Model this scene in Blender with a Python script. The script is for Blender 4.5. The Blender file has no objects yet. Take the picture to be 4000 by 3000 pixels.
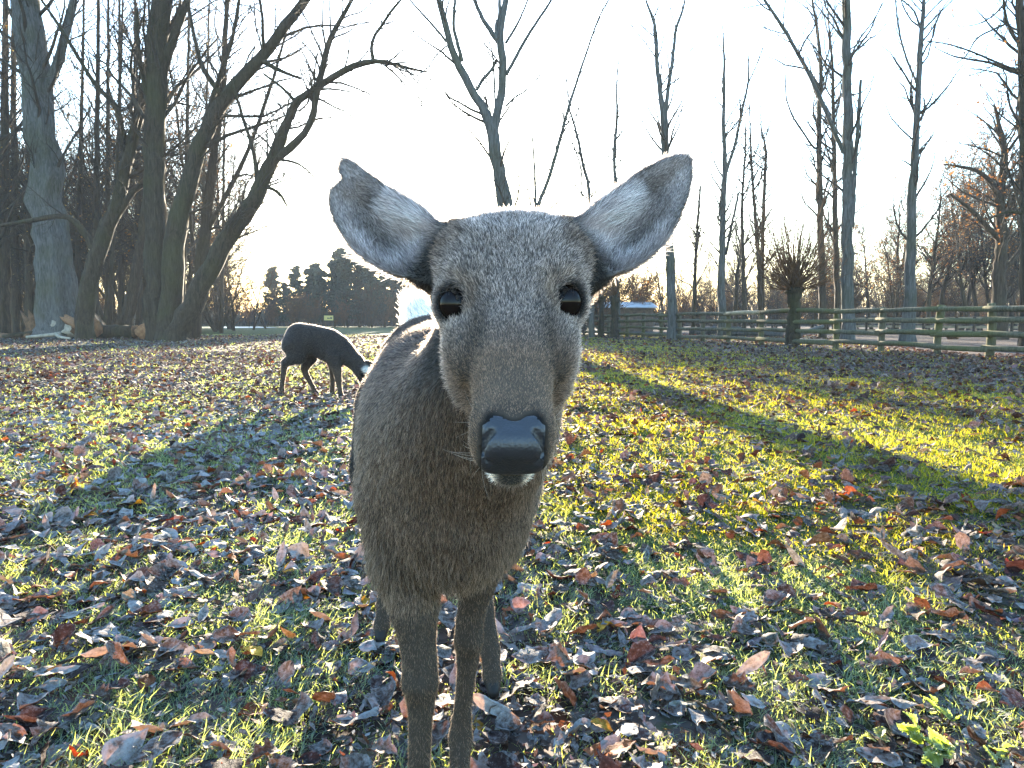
import bpy, bmesh, math, random
import numpy as np
from mathutils import Vector, Matrix

# ------------------------------------------------------------------ camera, sky, sun, exposure
scene = bpy.context.scene
COL = scene.collection
CAM_H, PITCH, FPX = 0.85, math.radians(5.0), 2800.0

cam_data = bpy.data.cameras.new('camera')
cam = bpy.data.objects.new('camera', cam_data)
COL.objects.link(cam)
cam.location = (0, 0, CAM_H)
cam.rotation_euler = (math.radians(90) - PITCH, 0, 0)
cam_data.sensor_fit = 'HORIZONTAL'
cam_data.sensor_width = 36.0
cam_data.lens = FPX / 4000 * 36.0
cam_data.clip_start = 0.05
cam_data.clip_end = 3000
scene.camera = cam

SUN_EL, SUN_AZ = math.radians(8.3), math.radians(-5.3)      # azimuth measured from +Y towards +X
world = bpy.data.worlds.new('World')
scene.world = world
world.use_nodes = True
wn = world.node_tree.nodes
wl = world.node_tree.links
wn.clear()
w_out = wn.new('ShaderNodeOutputWorld')
w_bg = wn.new('ShaderNodeBackground')
w_sky = wn.new('ShaderNodeTexSky')
w_sky.sky_type = 'NISHITA'
w_sky.sun_disc = False
w_sky.sun_elevation = SUN_EL
w_sky.sun_rotation = SUN_AZ
w_sky.air_density = 1.15
w_sky.dust_density = 0.6
w_sky.ozone_density = 3.0
w_bg.inputs['Strength'].default_value = 0.15
wl.new(w_sky.outputs[0], w_bg.inputs['Color'])
wl.new(w_bg.outputs[0], w_out.inputs['Surface'])

sun_data = bpy.data.lights.new('sun', 'SUN')
sun_data.energy = 5.0
sun_data.angle = math.radians(0.6)
sun_data.color = (1.0, 0.86, 0.66)
sun = bpy.data.objects.new('sun', sun_data)
COL.objects.link(sun)
SUN_DIR = Vector((math.sin(SUN_AZ) * math.cos(SUN_EL), math.cos(SUN_AZ) * math.cos(SUN_EL), math.sin(SUN_EL)))
sun.rotation_euler = SUN_DIR.to_track_quat('Z', 'Y').to_euler()

vs = scene.view_settings
vs.view_transform = 'Standard'
vs.look = 'None'
vs.gamma = 1.0
vs.use_curve_mapping = False
vs.exposure = 3.4

scene.render.engine = 'CYCLES'
cy = scene.cycles
cy.use_denoising = True
cy.denoiser = 'OPENIMAGEDENOISE'
cy.max_bounces = 8
cy.diffuse_bounces = 3
cy.glossy_bounces = 2
cy.transmission_bounces = 4
cy.transparent_max_bounces = 8
cy.volume_bounces = 0
cy.caustics_reflective = False
cy.caustics_refractive = False
cy.sample_clamp_indirect = 6.0
scene.cycles_curves.shape = 'RIBBONS'

# ------------------------------------------------------------------ helpers
def P(px, py, Y):
    """the point at world distance Y along the ray of a photograph pixel (4000 x 3000)"""
    u = (px - 2000) / FPX
    v = (1500 - py) / FPX
    dy = math.cos(PITCH) + v * math.sin(PITCH)
    dz = -math.sin(PITCH) + v * math.cos(PITCH)
    t = Y / dy
    return np.array([u * t, Y, CAM_H + dz * t])

def tag(o, label=None, cat=None, group=None, kind=None):
    if label: o['label'] = label
    if cat: o['category'] = cat
    if group: o['group'] = group
    if kind: o['kind'] = kind
    return o

def empty(name, loc=(0, 0, 0), rz=0.0):
    o = bpy.data.objects.new(name, None)
    COL.objects.link(o)
    o.location = loc
    o.rotation_euler = (0, 0, rz)
    o.empty_display_size = 0.1
    return o

def mesh_data(name, V, F, mats=None, smooth=True, matidx=None):
    """V (n,3); F either an (m,k) array or a list of such arrays"""
    me = bpy.data.meshes.new(name)
    Fl = F if isinstance(F, list) else [F]
    Fl = [np.asarray(f, np.int32) for f in Fl if len(f)]
    V = np.asarray(V, np.float32)
    nl = sum(f.size for f in Fl)
    npoly = sum(len(f) for f in Fl)
    me.vertices.add(len(V))
    me.vertices.foreach_set('co', V.ravel())
    me.loops.add(nl)
    me.loops.foreach_set('vertex_index', np.concatenate([f.ravel() for f in Fl]))
    me.polygons.add(npoly)
    tot = np.concatenate([np.full(len(f), f.shape[1], np.int32) for f in Fl])
    start = np.concatenate([[0], np.cumsum(tot)[:-1]]).astype(np.int32)
    me.polygons.foreach_set('loop_start', start)
    me.polygons.foreach_set('use_smooth', np.full(npoly, smooth, bool))
    if matidx is not None:
        me.polygons.foreach_set('material_index', np.asarray(matidx, np.int32))
    for m in (mats or []):
        me.materials.append(m)
    me.update(calc_edges=True)
    return me

def link(name, data, parent=None, loc=None):
    o = bpy.data.objects.new(name, data)
    COL.objects.link(o)
    if parent is not None:
        o.parent = parent
    if loc is not None:
        o.location = loc
    return o

def vcol(me, name, arr, domain='POINT'):
    a = me.attributes.new(name, 'FLOAT_COLOR', domain)
    arr = np.asarray(arr, np.float32)
    if arr.shape[1] == 3:
        arr = np.concatenate([arr, np.ones((len(arr), 1), np.float32)], 1)
    a.data.foreach_set('color', arr.ravel())

def sstep(a, b, x):
    t = np.clip((x - a) / (b - a), 0, 1)
    return t * t * (3 - 2 * t)

def mixc(a, b, t):
    t = np.asarray(t)[..., None]
    return np.asarray(a) * (1 - t) + np.asarray(b) * t

def vnoise(p, seed=0):
    """smooth value noise on (n,3) points"""
    p = np.asarray(p, np.float64)
    i = np.floor(p).astype(np.int64)
    f = p - i
    f = f * f * (3 - 2 * f)
    def h(ix, iy, iz):
        n = (ix * 73856093) ^ (iy * 19349663) ^ (iz * 83492791) ^ (seed * 2654435)
        n = (n ^ (n >> 13)) * 1274126177
        n = n ^ (n >> 16)
        return (n & 0xffff) / 65535.0
    r = 0
    for dx in (0, 1):
        for dy in (0, 1):
            for dz in (0, 1):
                w = (f[:, 0] if dx else 1 - f[:, 0]) * (f[:, 1] if dy else 1 - f[:, 1]) * (f[:, 2] if dz else 1 - f[:, 2])
                r = r + w * h(i[:, 0] + dx, i[:, 1] + dy, i[:, 2] + dz)
    return r

# ------------------------------------------------------------------ node helpers
def new_mat(name):
    m = bpy.data.materials.new(name)
    m.use_nodes = True
    nt = m.node_tree
    nt.nodes.clear()
    out = nt.nodes.new('ShaderNodeOutputMaterial')
    return m, nt, out

def N(nt, typ, **kw):
    n = nt.nodes.new(typ)
    for k, v in kw.items():
        if k.startswith('i_'):
            n.inputs[k[2:].replace('_', ' ')].default_value = v
        else:
            setattr(n, k, v)
    return n

def ramp(nt, stops, fac=None):
    r = nt.nodes.new('ShaderNodeValToRGB')
    e = r.color_ramp.elements
    while len(e) > 1:
        e.remove(e[-1])
    e[0].position = stops[0][0]
    e[0].color = (*stops[0][1], 1)
    for p, c in stops[1:]:
        x = e.new(p)
        x.color = (*c, 1)
    if fac is not None:
        nt.links.new(fac, r.inputs[0])
    return r
# ------------------------------------------------------------------ implicit modelling: smooth unions on a grid, surface nets
class Field:
    def __init__(self, xs, ys, zs):
        self.ax = [np.asarray(a, np.float32) for a in (xs, ys, zs)]
        self.d = np.full([len(a) for a in self.ax], 0.2, np.float32)

    def box(self, lo, hi, m):
        sl = []
        for a, l, h in zip(self.ax, lo, hi):
            i0 = max(int(np.searchsorted(a, l - m)) - 1, 0)
            i1 = min(int(np.searchsorted(a, h + m)) + 1, len(a))
            sl.append(slice(i0, max(i1, i0 + 1)))
        sl = tuple(sl)
        g = np.meshgrid(*[a[s] for a, s in zip(self.ax, sl)], indexing='ij')
        return sl, g

    def add(self, sl, d, k):
        a = self.d[sl]
        if k <= 0:
            self.d[sl] = np.minimum(a, d)
        else:
            h = np.clip(0.5 + 0.5 * (a - d) / k, 0, 1)
            self.d[sl] = a * (1 - h) + d * h - k * h * (1 - h)

    def sub(self, sl, d, k):
        a = self.d[sl]
        d = -d
        h = np.clip(0.5 - 0.5 * (a - d) / max(k, 1e-6), 0, 1)
        self.d[sl] = a * (1 - h) + d * h + k * h * (1 - h)

    def ell(self, c, r, k=0.03, rot=None, cut=False):
        c = np.asarray(c, np.float32)
        r = np.asarray(r, np.float32)
        R = float(r.max())
        sl, g = self.box(c - R, c + R, 2 * k + 0.02)
        q = [g[i] - c[i] for i in range(3)]
        if rot is not None:
            M = np.asarray(rot, np.float32)            # rows = local axes in world
            q = [q[0] * M[i][0] + q[1] * M[i][1] + q[2] * M[i][2] for i in range(3)]
        k0 = np.sqrt(sum((q[i] / r[i]) ** 2 for i in range(3)))
        k1 = np.sqrt(sum((q[i] / (r[i] * r[i])) ** 2 for i in range(3))) + 1e-9
        d = k0 * (k0 - 1.0) / k1
        (self.sub if cut else self.add)(sl, d, k)

    def cone(self, a, b, ra, rb, k=0.03, sx=1.0):
        """tapered capsule"""
        a = np.asarray(a, np.float32)
        b = np.asarray(b, np.float32)
        m = max(ra, rb)
        sl, g = self.box(np.minimum(a, b) - m, np.maximum(a, b) + m, 2 * k + 0.02)
        ab = b - a
        L2 = float(ab @ ab) + 1e-12
        pa = [g[i] - a[i] for i in range(3)]
        h = np.clip((pa[0] * ab[0] + pa[1] * ab[1] + pa[2] * ab[2]) / L2, 0, 1)
        q = [pa[i] - h * ab[i] for i in range(3)]
        d = np.sqrt((q[0] / sx) ** 2 + q[1] ** 2 + q[2] ** 2) - (ra + (rb - ra) * h)
        self.add(sl, d, k)

    def chain(self, pts, rad, k=0.02, sx=1.0):
        for i in range(len(pts) - 1):
            self.cone(pts[i], pts[i + 1], rad[i], rad[i + 1], k if i == 0 else min(k, 0.012), sx)

    def mesh(self):
        """naive surface nets; returns V, quads"""
        d = self.d
        s = d < 0
        nx, ny, nz = d.shape
        c = s[:-1, :-1, :-1].astype(np.int8)
        cnt = np.zeros_like(c)
        for i in (0, 1):
            for j in (0, 1):
                for k in (0, 1):
                    cnt += s[i:nx - 1 + i, j:ny - 1 + j, k:nz - 1 + k]
        act = (cnt > 0) & (cnt < 8)
        I, J, K = np.nonzero(act)
        vid = np.full(act.shape, -1, np.int32)
        vid[I, J, K] = np.arange(len(I))
        acc = np.zeros((len(I), 3), np.float64)
        num = np.zeros(len(I))
        ax = self.ax
        corners = [(i, j, k) for i in (0, 1) for j in (0, 1) for k in (0, 1)]
        def pos(ci, cj, ck):
            return np.stack([ax[0][I + ci], ax[1][J + cj], ax[2][K + ck]], 1).astype(np.float64)
        for a in corners:
            for e in range(3):
                if a[e]:
                    continue
                b = list(a); b[e] = 1
                da = d[I + a[0], J + a[1], K + a[2]]
                db = d[I + b[0], J + b[1], K + b[2]]
                m = (da < 0) != (db < 0)
                t = np.where(m, da / np.where(m, da - db, 1), 0)[:, None]
                p = pos(*a) * (1 - t) + pos(*b) * t
                acc[m] += p[m]
                num[m] += 1
        V = acc / num[:, None]
        quads = []
        for e in range(3):
            sl0 = [slice(1, -1)] * 3; sl0[e] = slice(0, -1)
            sl1 = [slice(1, -1)] * 3; sl1[e] = slice(1, None)
            a = s[tuple(sl0)]; b = s[tuple(sl1)]
            X = np.argwhere(a != b)
            off = np.array([1, 1, 1]); off[e] = 0
            base = X + off
            inside = s[base[:, 0], base[:, 1], base[:, 2]]
            u, v = (e + 1) % 3, (e + 2) % 3
            def cid(du, dv):
                q = base.copy()
                q[:, u] -= du
                q[:, v] -= dv
                return vid[q[:, 0], q[:, 1], q[:, 2]]
            Q = np.stack([cid(0, 0), cid(1, 0), cid(1, 1), cid(0, 1)], 1)
            Q[~inside] = Q[~inside][:, ::-1]
            quads.append(Q)
        Q = np.concatenate(quads)
        Q = Q[(Q >= 0).all(1)]
        return V, Q

def relax(V, Q, n=2, lam=0.5, w=None):
    e = np.concatenate([Q[:, [0, 1]], Q[:, [1, 2]], Q[:, [2, 3]], Q[:, [3, 0]]])
    e = np.concatenate([e, e[:, ::-1]])
    deg = np.bincount(e[:, 0], minlength=len(V)).astype(float)
    V = V.copy()
    for it in range(n):
        for l in ((lam, -lam * 1.02) if it < n else (lam,)):
            S = np.stack([np.bincount(e[:, 0], V[e[:, 1], i], minlength=len(V)) for i in range(3)], 1) / np.maximum(deg, 1)[:, None]
            D = (S - V) * l
            V += D if w is None else D * w[:, None]
    return V

def grid_axis(spans):
    """[(start, step), ..., end] -> coordinates with piecewise steps"""
    out = []
    for i in range(len(spans) - 1):
        a, st = spans[i]
        b = spans[i + 1] if not isinstance(spans[i + 1], tuple) else spans[i + 1][0]
        n = max(1, int(round((b - a) / st)))
        out.append(a + (b - a) * np.arange(n) / n)
    out.append([spans[-1]])
    return np.concatenate(out)

def poly_sd(px, py, poly):
    """signed distance (negative inside) of 2D points to a polygon"""
    d2 = np.full(px.shape, 1e9)
    ins = np.zeros(px.shape, bool)
    n = len(poly)
    for i in range(n):
        ax_, ay = poly[i]
        bx_, by = poly[(i + 1) % n]
        ex, ey = bx_ - ax_, by - ay
        wx, wy = px - ax_, py - ay
        t = np.clip((wx * ex + wy * ey) / (ex * ex + ey * ey + 1e-12), 0, 1)
        d2 = np.minimum(d2, (wx - ex * t) ** 2 + (wy - ey * t) ** 2)
        c = ((ay <= py) & (py < by)) | ((by <= py) & (py < ay))
        xc = ax_ + (py - ay) / (ey if abs(ey) > 1e-12 else 1e-12) * ex
        ins ^= c & (px < xc)
    d = np.sqrt(d2)
    return np.where(ins, -d, d)

def catmull(pts, n=6, closed=False):
    pts = np.asarray(pts, float)
    m = len(pts)
    out = []
    for i in range(m if closed else m - 1):
        if closed:
            p0, p1, p2, p3 = pts[(i - 1) % m], pts[i], pts[(i + 1) % m], pts[(i + 2) % m]
        else:
            p0, p1, p2, p3 = pts[max(i - 1, 0)], pts[i], pts[i + 1], pts[min(i + 2, m - 1)]
        for k in range(n):
            t = k / n
            out.append(0.5 * ((2 * p1) + (-p0 + p2) * t + (2 * p0 - 5 * p1 + 4 * p2 - p3) * t * t + (-p0 + 3 * p1 - 3 * p2 + p3) * t ** 3))
    if not closed:
        out.append(pts[-1])
    return np.array(out)

# ------------------------------------------------------------------ fur: real strands as hair curves
def tri_sample(V, Q, n, wv, rng):
    T = np.concatenate([Q[:, [0, 1, 2]], Q[:, [0, 2, 3]]])
    a, b, c = V[T[:, 0]], V[T[:, 1]], V[T[:, 2]]
    cr = np.cross(b - a, c - a)
    area = np.linalg.norm(cr, axis=1) * wv[T].mean(1)
    cum = np.cumsum(area)
    i = np.searchsorted(cum, rng.random(n) * cum[-1])
    i = np.clip(i, 0, len(T) - 1)
    r1 = np.sqrt(rng.random(n)); r2 = rng.random(n)
    w = np.stack([1 - r1, r1 * (1 - r2), r1 * r2], 1)
    return T[i], w

def vnormals(V, Q):
    n = np.cross(V[Q[:, 2]] - V[Q[:, 0]], V[Q[:, 3]] - V[Q[:, 1]])
    out = np.stack([sum(np.bincount(Q[:, k], n[:, i], minlength=len(V)) for k in range(4)) for i in range(3)], 1)
    return out / (np.linalg.norm(out, axis=1, keepdims=True) + 1e-12)

def unit(a):
    return a / (np.linalg.norm(a, axis=-1, keepdims=True) + 1e-12)

def fur_object(name, root, nrm, flow, length, rad, col, tipc, rng, mat, parent, npt=5, lift=0.45, jit=0.22, clump=None, droop=0.0):
    """root,nrm,flow (n,3); length,rad (n,); col root colour, tipc tip colour (n,3)"""
    n = len(root)
    tan = flow - (flow * nrm).sum(1, keepdims=True) * nrm
    tan = unit(tan + rng.normal(0, jit, (n, 3)))
    lf = np.clip(lift * (1 + rng.normal(0, 0.25, n)), 0.06, 1.2)[:, None]
    d0 = unit(nrm * lf * 1.6 + tan)
    d1 = unit(nrm * lf * 0.45 + tan + np.array([0, 0, -droop]))
    t = np.linspace(0, 1, npt)[None, :, None]
    L = length[:, None, None]
    pts = root[:, None, :] - nrm[:, None, :] * 0.001 + L * (d0[:, None, :] * (t - 0.5 * t * t) + d1[:, None, :] * 0.5 * t * t)
    cv = bpy.data.hair_curves.new(name)
    cv.add_curves([npt] * n)
    cv.attributes['position'].data.foreach_set('vector', pts.astype(np.float32).ravel())
    prof = np.linspace(1, 0.12, npt)[None, :] ** 0.8
    ra = cv.attributes.get('radius') or cv.attributes.new('radius', 'FLOAT', 'POINT')
    ra.data.foreach_set('value', (rad[:, None] * prof).astype(np.float32).ravel())
    for nm, c in (('root_col', col), ('tip_col', tipc)):
        a = cv.attributes.new(nm, 'FLOAT_COLOR', 'CURVE')
        a.data.foreach_set('color', np.concatenate([c, np.ones((n, 1))], 1).astype(np.float32).ravel())
    cv.materials.append(mat)
    o = link(name, cv, parent)
    o['kind'] = 'stuff'
    return o
# ------------------------------------------------------------------ materials
M = {}

def mat_fur():
    m, nt, out = new_mat('deer_fur')
    a = N(nt, 'ShaderNodeAttribute', attribute_name='root_col')
    b = N(nt, 'ShaderNodeAttribute', attribute_name='tip_col')
    ci = N(nt, 'ShaderNodeHairInfo')
    r = ramp(nt, [(0.0, (0, 0, 0)), (0.45, (0.05,) * 3), (0.75, (1, 1, 1)), (0.93, (0.75,) * 3), (1.0, (0.45,) * 3)], ci.outputs['Intercept'])
    mx = N(nt, 'ShaderNodeMix', data_type='RGBA')
    nt.links.new(r.outputs[0], mx.inputs['Factor'])
    nt.links.new(a.outputs['Color'], mx.inputs['A'])
    nt.links.new(b.outputs['Color'], mx.inputs['B'])
    h = N(nt, 'ShaderNodeBsdfHairPrincipled')
    h.model = 'CHIANG'
    h.parametrization = 'COLOR'
    h.inputs['Roughness'].default_value = 0.45
    h.inputs['Radial Roughness'].default_value = 0.6
    h.inputs['IOR'].default_value = 1.25
    nt.links.new(mx.outputs['Result'], h.inputs['Color'])
    df = N(nt, 'ShaderNodeBsdfDiffuse')
    br = N(nt, 'ShaderNodeMix', data_type='RGBA', blend_type='MULTIPLY')
    br.inputs['Factor'].default_value = 1.0
    br.inputs['B'].default_value = (1.7, 1.7, 1.7, 1)
    nt.links.new(mx.outputs['Result'], br.inputs['A'])
    nt.links.new(br.outputs['Result'], df.inputs['Color'])
    ms = N(nt, 'ShaderNodeMixShader')
    ms.inputs[0].default_value = 0.62
    nt.links.new(h.outputs[0], ms.inputs[1])
    nt.links.new(df.outputs[0], ms.inputs[2])
    nt.links.new(ms.outputs[0], out.inputs['Surface'])
    return m

def mat_simple(name, rgb, rough=0.8, spec=0.3, noise=None, bump=None, coat=0.0):
    """noise: (scale, amount); bump: (scale, strength, distance)"""
    m, nt, out = new_mat(name)
    p = N(nt, 'ShaderNodeBsdfPrincipled')
    p.inputs['Roughness'].default_value = rough
    p.inputs['Specular IOR Level'].default_value = spec
    p.inputs['Coat Weight'].default_value = coat
    p.inputs['Coat Roughness'].default_value = 0.08
    p.inputs['Base Color'].default_value = (*rgb, 1)
    tc = N(nt, 'ShaderNodeTexCoord')
    if noise:
        nz = N(nt, 'ShaderNodeTexNoise', i_Scale=noise[0], i_Detail=6.0, i_Roughness=0.6)
        nt.links.new(tc.outputs['Object'], nz.inputs['Vector'])
        lo = tuple(c * (1 - noise[1]) for c in rgb); hi = tuple(min(c * (1 + noise[1]), 1) for c in rgb)
        r = ramp(nt, [(0.3, lo), (0.7, hi)], nz.outputs['Fac'])
        nt.links.new(r.outputs[0], p.inputs['Base Color'])
    if bump:
        nz = N(nt, 'ShaderNodeTexNoise', i_Scale=bump[0], i_Detail=5.0)
        nt.links.new(tc.outputs['Object'], nz.inputs['Vector'])
        b = N(nt, 'ShaderNodeBump', i_Strength=bump[1], i_Distance=bump[2])
        nt.links.new(nz.outputs['Fac'], b.inputs['Height'])
        nt.links.new(b.outputs[0], p.inputs['Normal'])
    nt.links.new(p.outputs[0], out.inputs['Surface'])
    return m

def mat_nose():
    m, nt, out = new_mat('deer_nose')
    p = N(nt, 'ShaderNodeBsdfPrincipled')
    p.inputs['Base Color'].default_value = (0.017, 0.017, 0.020, 1)
    p.inputs['Roughness'].default_value = 0.46
    p.inputs['Specular IOR Level'].default_value = 0.6
    tc = N(nt, 'ShaderNodeTexCoord')
    v = N(nt, 'ShaderNodeTexVoronoi', i_Scale=420.0)
    nt.links.new(tc.outputs['Object'], v.inputs['Vector'])
    b = N(nt, 'ShaderNodeBump', i_Strength=0.45, i_Distance=0.0007)
    b.invert = True
    nt.links.new(v.outputs['Distance'], b.inputs['Height'])
    nt.links.new(b.outputs[0], p.inputs['Normal'])
    nt.links.new(p.outputs[0], out.inputs['Surface'])
    return m

def mat_coat():
    m, nt, out = new_mat('deer_skin')
    a = N(nt, 'ShaderNodeAttribute', attribute_name='coat')
    p = N(nt, 'ShaderNodeBsdfPrincipled')
    p.inputs['Roughness'].default_value = 0.9
    p.inputs['Specular IOR Level'].default_value = 0.1
    nt.links.new(a.outputs['Color'], p.inputs['Base Color'])
    nt.links.new(p.outputs[0], out.inputs['Surface'])
    return m

M['fur'] = mat_fur()
M['skin'] = mat_coat()
M['nose'] = mat_nose()
M['hoof'] = mat_simple('deer_hoof', (0.008, 0.007, 0.006), 0.6)
M['eye'] = mat_simple('deer_eye', (0.008, 0.005, 0.004), 0.09, 0.13)
def mat_bark(name, dark, light, moss, moss_amt=0.4, scale=1.0):
    m, nt, out = new_mat(name)
    L = nt.links.new
    tc = N(nt, 'ShaderNodeTexCoord')
    geo = N(nt, 'ShaderNodeNewGeometry')
    mp = N(nt, 'ShaderNodeMapping')
    mp.inputs['Scale'].default_value = (6 * scale, 6 * scale, 0.9 * scale)
    L(geo.outputs['Position'], mp.inputs['Vector'])
    nz = N(nt, 'ShaderNodeTexNoise', i_Scale=2.2, i_Detail=8.0, i_Roughness=0.65, i_Distortion=0.6)
    L(mp.outputs[0], nz.inputs['Vector'])
    r = ramp(nt, [(0.30, dark), (0.52, tuple((a + b) / 2 for a, b in zip(dark, light))), (0.72, light)], nz.outputs['Fac'])
    n2 = N(nt, 'ShaderNodeTexNoise', i_Scale=0.7, i_Detail=4.0)
    L(geo.outputs['Position'], n2.inputs['Vector'])
    r2 = ramp(nt, [(0.45, (0, 0, 0)), (0.65, (moss_amt,) * 3)], n2.outputs['Fac'])
    mx = N(nt, 'ShaderNodeMix', data_type='RGBA')
    L(r2.outputs[0], mx.inputs['Factor'])
    L(r.outputs[0], mx.inputs['A'])
    mx.inputs['B'].default_value = (*moss, 1)
    p = N(nt, 'ShaderNodeBsdfPrincipled')
    p.inputs['Roughness'].default_value = 0.9
    p.inputs['Specular IOR Level'].default_value = 0.15
    L(mx.outputs['Result'], p.inputs['Base Color'])
    b = N(nt, 'ShaderNodeBump', i_Strength=0.9, i_Distance=0.04)
    L(nz.outputs['Fac'], b.inputs['Height'])
    L(b.outputs[0], p.inputs['Normal'])
    L(p.outputs[0], out.inputs['Surface'])
    return m

def mat_attr(name, attr, rough=0.7, trans=0.0, spec=0.25, tint=(1, 1, 1), noise=0.0, nscale=60.0):
    """colour from a vertex attribute; thin things let light through"""
    m, nt, out = new_mat(name)
    L = nt.links.new
    a = N(nt, 'ShaderNodeAttribute', attribute_name=attr)
    src = a.outputs['Color']
    if noise:
        g = N(nt, 'ShaderNodeNewGeometry')
        nz = N(nt, 'ShaderNodeTexNoise', i_Scale=nscale, i_Detail=4.0)
        L(g.outputs['Position'], nz.inputs['Vector'])
        r = ramp(nt, [(0.3, (1 - noise,) * 3), (0.7, (1 + noise,) * 3)], nz.outputs['Fac'])
        mm = N(nt, 'ShaderNodeMix', data_type='RGBA', blend_type='MULTIPLY')
        mm.inputs['Factor'].default_value = 1.0
        L(src, mm.inputs['A']); L(r.outputs[0], mm.inputs['B'])
        src = mm.outputs['Result']
    p = N(nt, 'ShaderNodeBsdfPrincipled')
    p.inputs['Roughness'].default_value = rough
    p.inputs['Specular IOR Level'].default_value = spec
    L(src, p.inputs['Base Color'])
    if trans > 0:
        t = N(nt, 'ShaderNodeBsdfTranslucent')
        hs = N(nt, 'ShaderNodeMix', data_type='RGBA', blend_type='MULTIPLY')
        hs.inputs['Factor'].default_value = 1.0
        hs.inputs['B'].default_value = (*tint, 1)
        L(src, hs.inputs['A'])
        L(hs.outputs['Result'], t.inputs['Color'])
        ms = N(nt, 'ShaderNodeMixShader')
        ms.inputs[0].default_value = trans
        L(p.outputs[0], ms.inputs[1]); L(t.outputs[0], ms.inputs[2])
        L(ms.outputs[0], out.inputs['Surface'])
    else:
        L(p.outputs[0], out.inputs['Surface'])
    return m

def mat_leaf():
    """dead leaf: mottled brown, patchy frost (amount in the attribute's alpha) on the upper side"""
    m, nt, out = new_mat('dead_leaf')
    L = nt.links.new
    a = N(nt, 'ShaderNodeAttribute', attribute_name='leaf_col')
    g = N(nt, 'ShaderNodeNewGeometry')
    n1 = N(nt, 'ShaderNodeTexNoise', i_Scale=75.0, i_Detail=5.0, i_Roughness=0.65)
    L(g.outputs['Position'], n1.inputs['Vector'])
    n2 = N(nt, 'ShaderNodeTexNoise', i_Scale=190.0, i_Detail=4.0, i_Roughness=0.7)
    L(g.outputs['Position'], n2.inputs['Vector'])
    r = ramp(nt, [(0.3, (0.30, 0.28, 0.26)), (0.7, (1.15, 1.10, 1.05))], n1.outputs['Fac'])
    mm = N(nt, 'ShaderNodeMix', data_type='RGBA', blend_type='MULTIPLY')
    mm.inputs['Factor'].default_value = 1.0
    L(a.outputs['Color'], mm.inputs['A']); L(r.outputs[0], mm.inputs['B'])
    s1 = N(nt, 'ShaderNodeMath', operation='ADD'); L(n1.outputs['Fac'], s1.inputs[0]); L(n2.outputs['Fac'], s1.inputs[1])
    s2 = N(nt, 'ShaderNodeMath', operation='MULTIPLY_ADD'); s2.inputs[1].default_value = 1.15; s2.inputs[2].default_value = -1.15
    L(s1.outputs[0], s2.inputs[0])
    s3 = N(nt, 'ShaderNodeMath', operation='ADD'); L(s2.outputs[0], s3.inputs[0]); L(a.outputs['Alpha'], s3.inputs[1])
    fr = ramp(nt, [(0.18, (0, 0, 0)), (0.85, (0.9,) * 3)], s3.outputs[0])
    mx = N(nt, 'ShaderNodeMix', data_type='RGBA')
    L(fr.outputs[0], mx.inputs['Factor']); L(mm.outputs['Result'], mx.inputs['A'])
    mx.inputs['B'].default_value = (0.27, 0.275, 0.275, 1)
    p = N(nt, 'ShaderNodeBsdfPrincipled')
    p.inputs['Roughness'].default_value = 0.75
    p.inputs['Specular IOR Level'].default_value = 0.15
    L(mx.outputs['Result'], p.inputs['Base Color'])
    b = N(nt, 'ShaderNodeBump', i_Strength=0.6, i_Distance=0.004)
    L(n1.outputs['Fac'], b.inputs['Height']); L(b.outputs[0], p.inputs['Normal'])
    t = N(nt, 'ShaderNodeBsdfTranslucent')
    h = N(nt, 'ShaderNodeMix', data_type='RGBA', blend_type='MULTIPLY')
    h.inputs['Factor'].default_value = 1.0
    h.inputs['B'].default_value = (1.5, 0.9, 0.5, 1)
    L(mm.outputs['Result'], h.inputs['A']); L(h.outputs['Result'], t.inputs['Color'])
    ms = N(nt, 'ShaderNodeMixShader'); ms.inputs[0].default_value = 0.20
    L(p.outputs[0], ms.inputs[1]); L(t.outputs[0], ms.inputs[2]); L(ms.outputs[0], out.inputs['Surface'])
    return m

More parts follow.
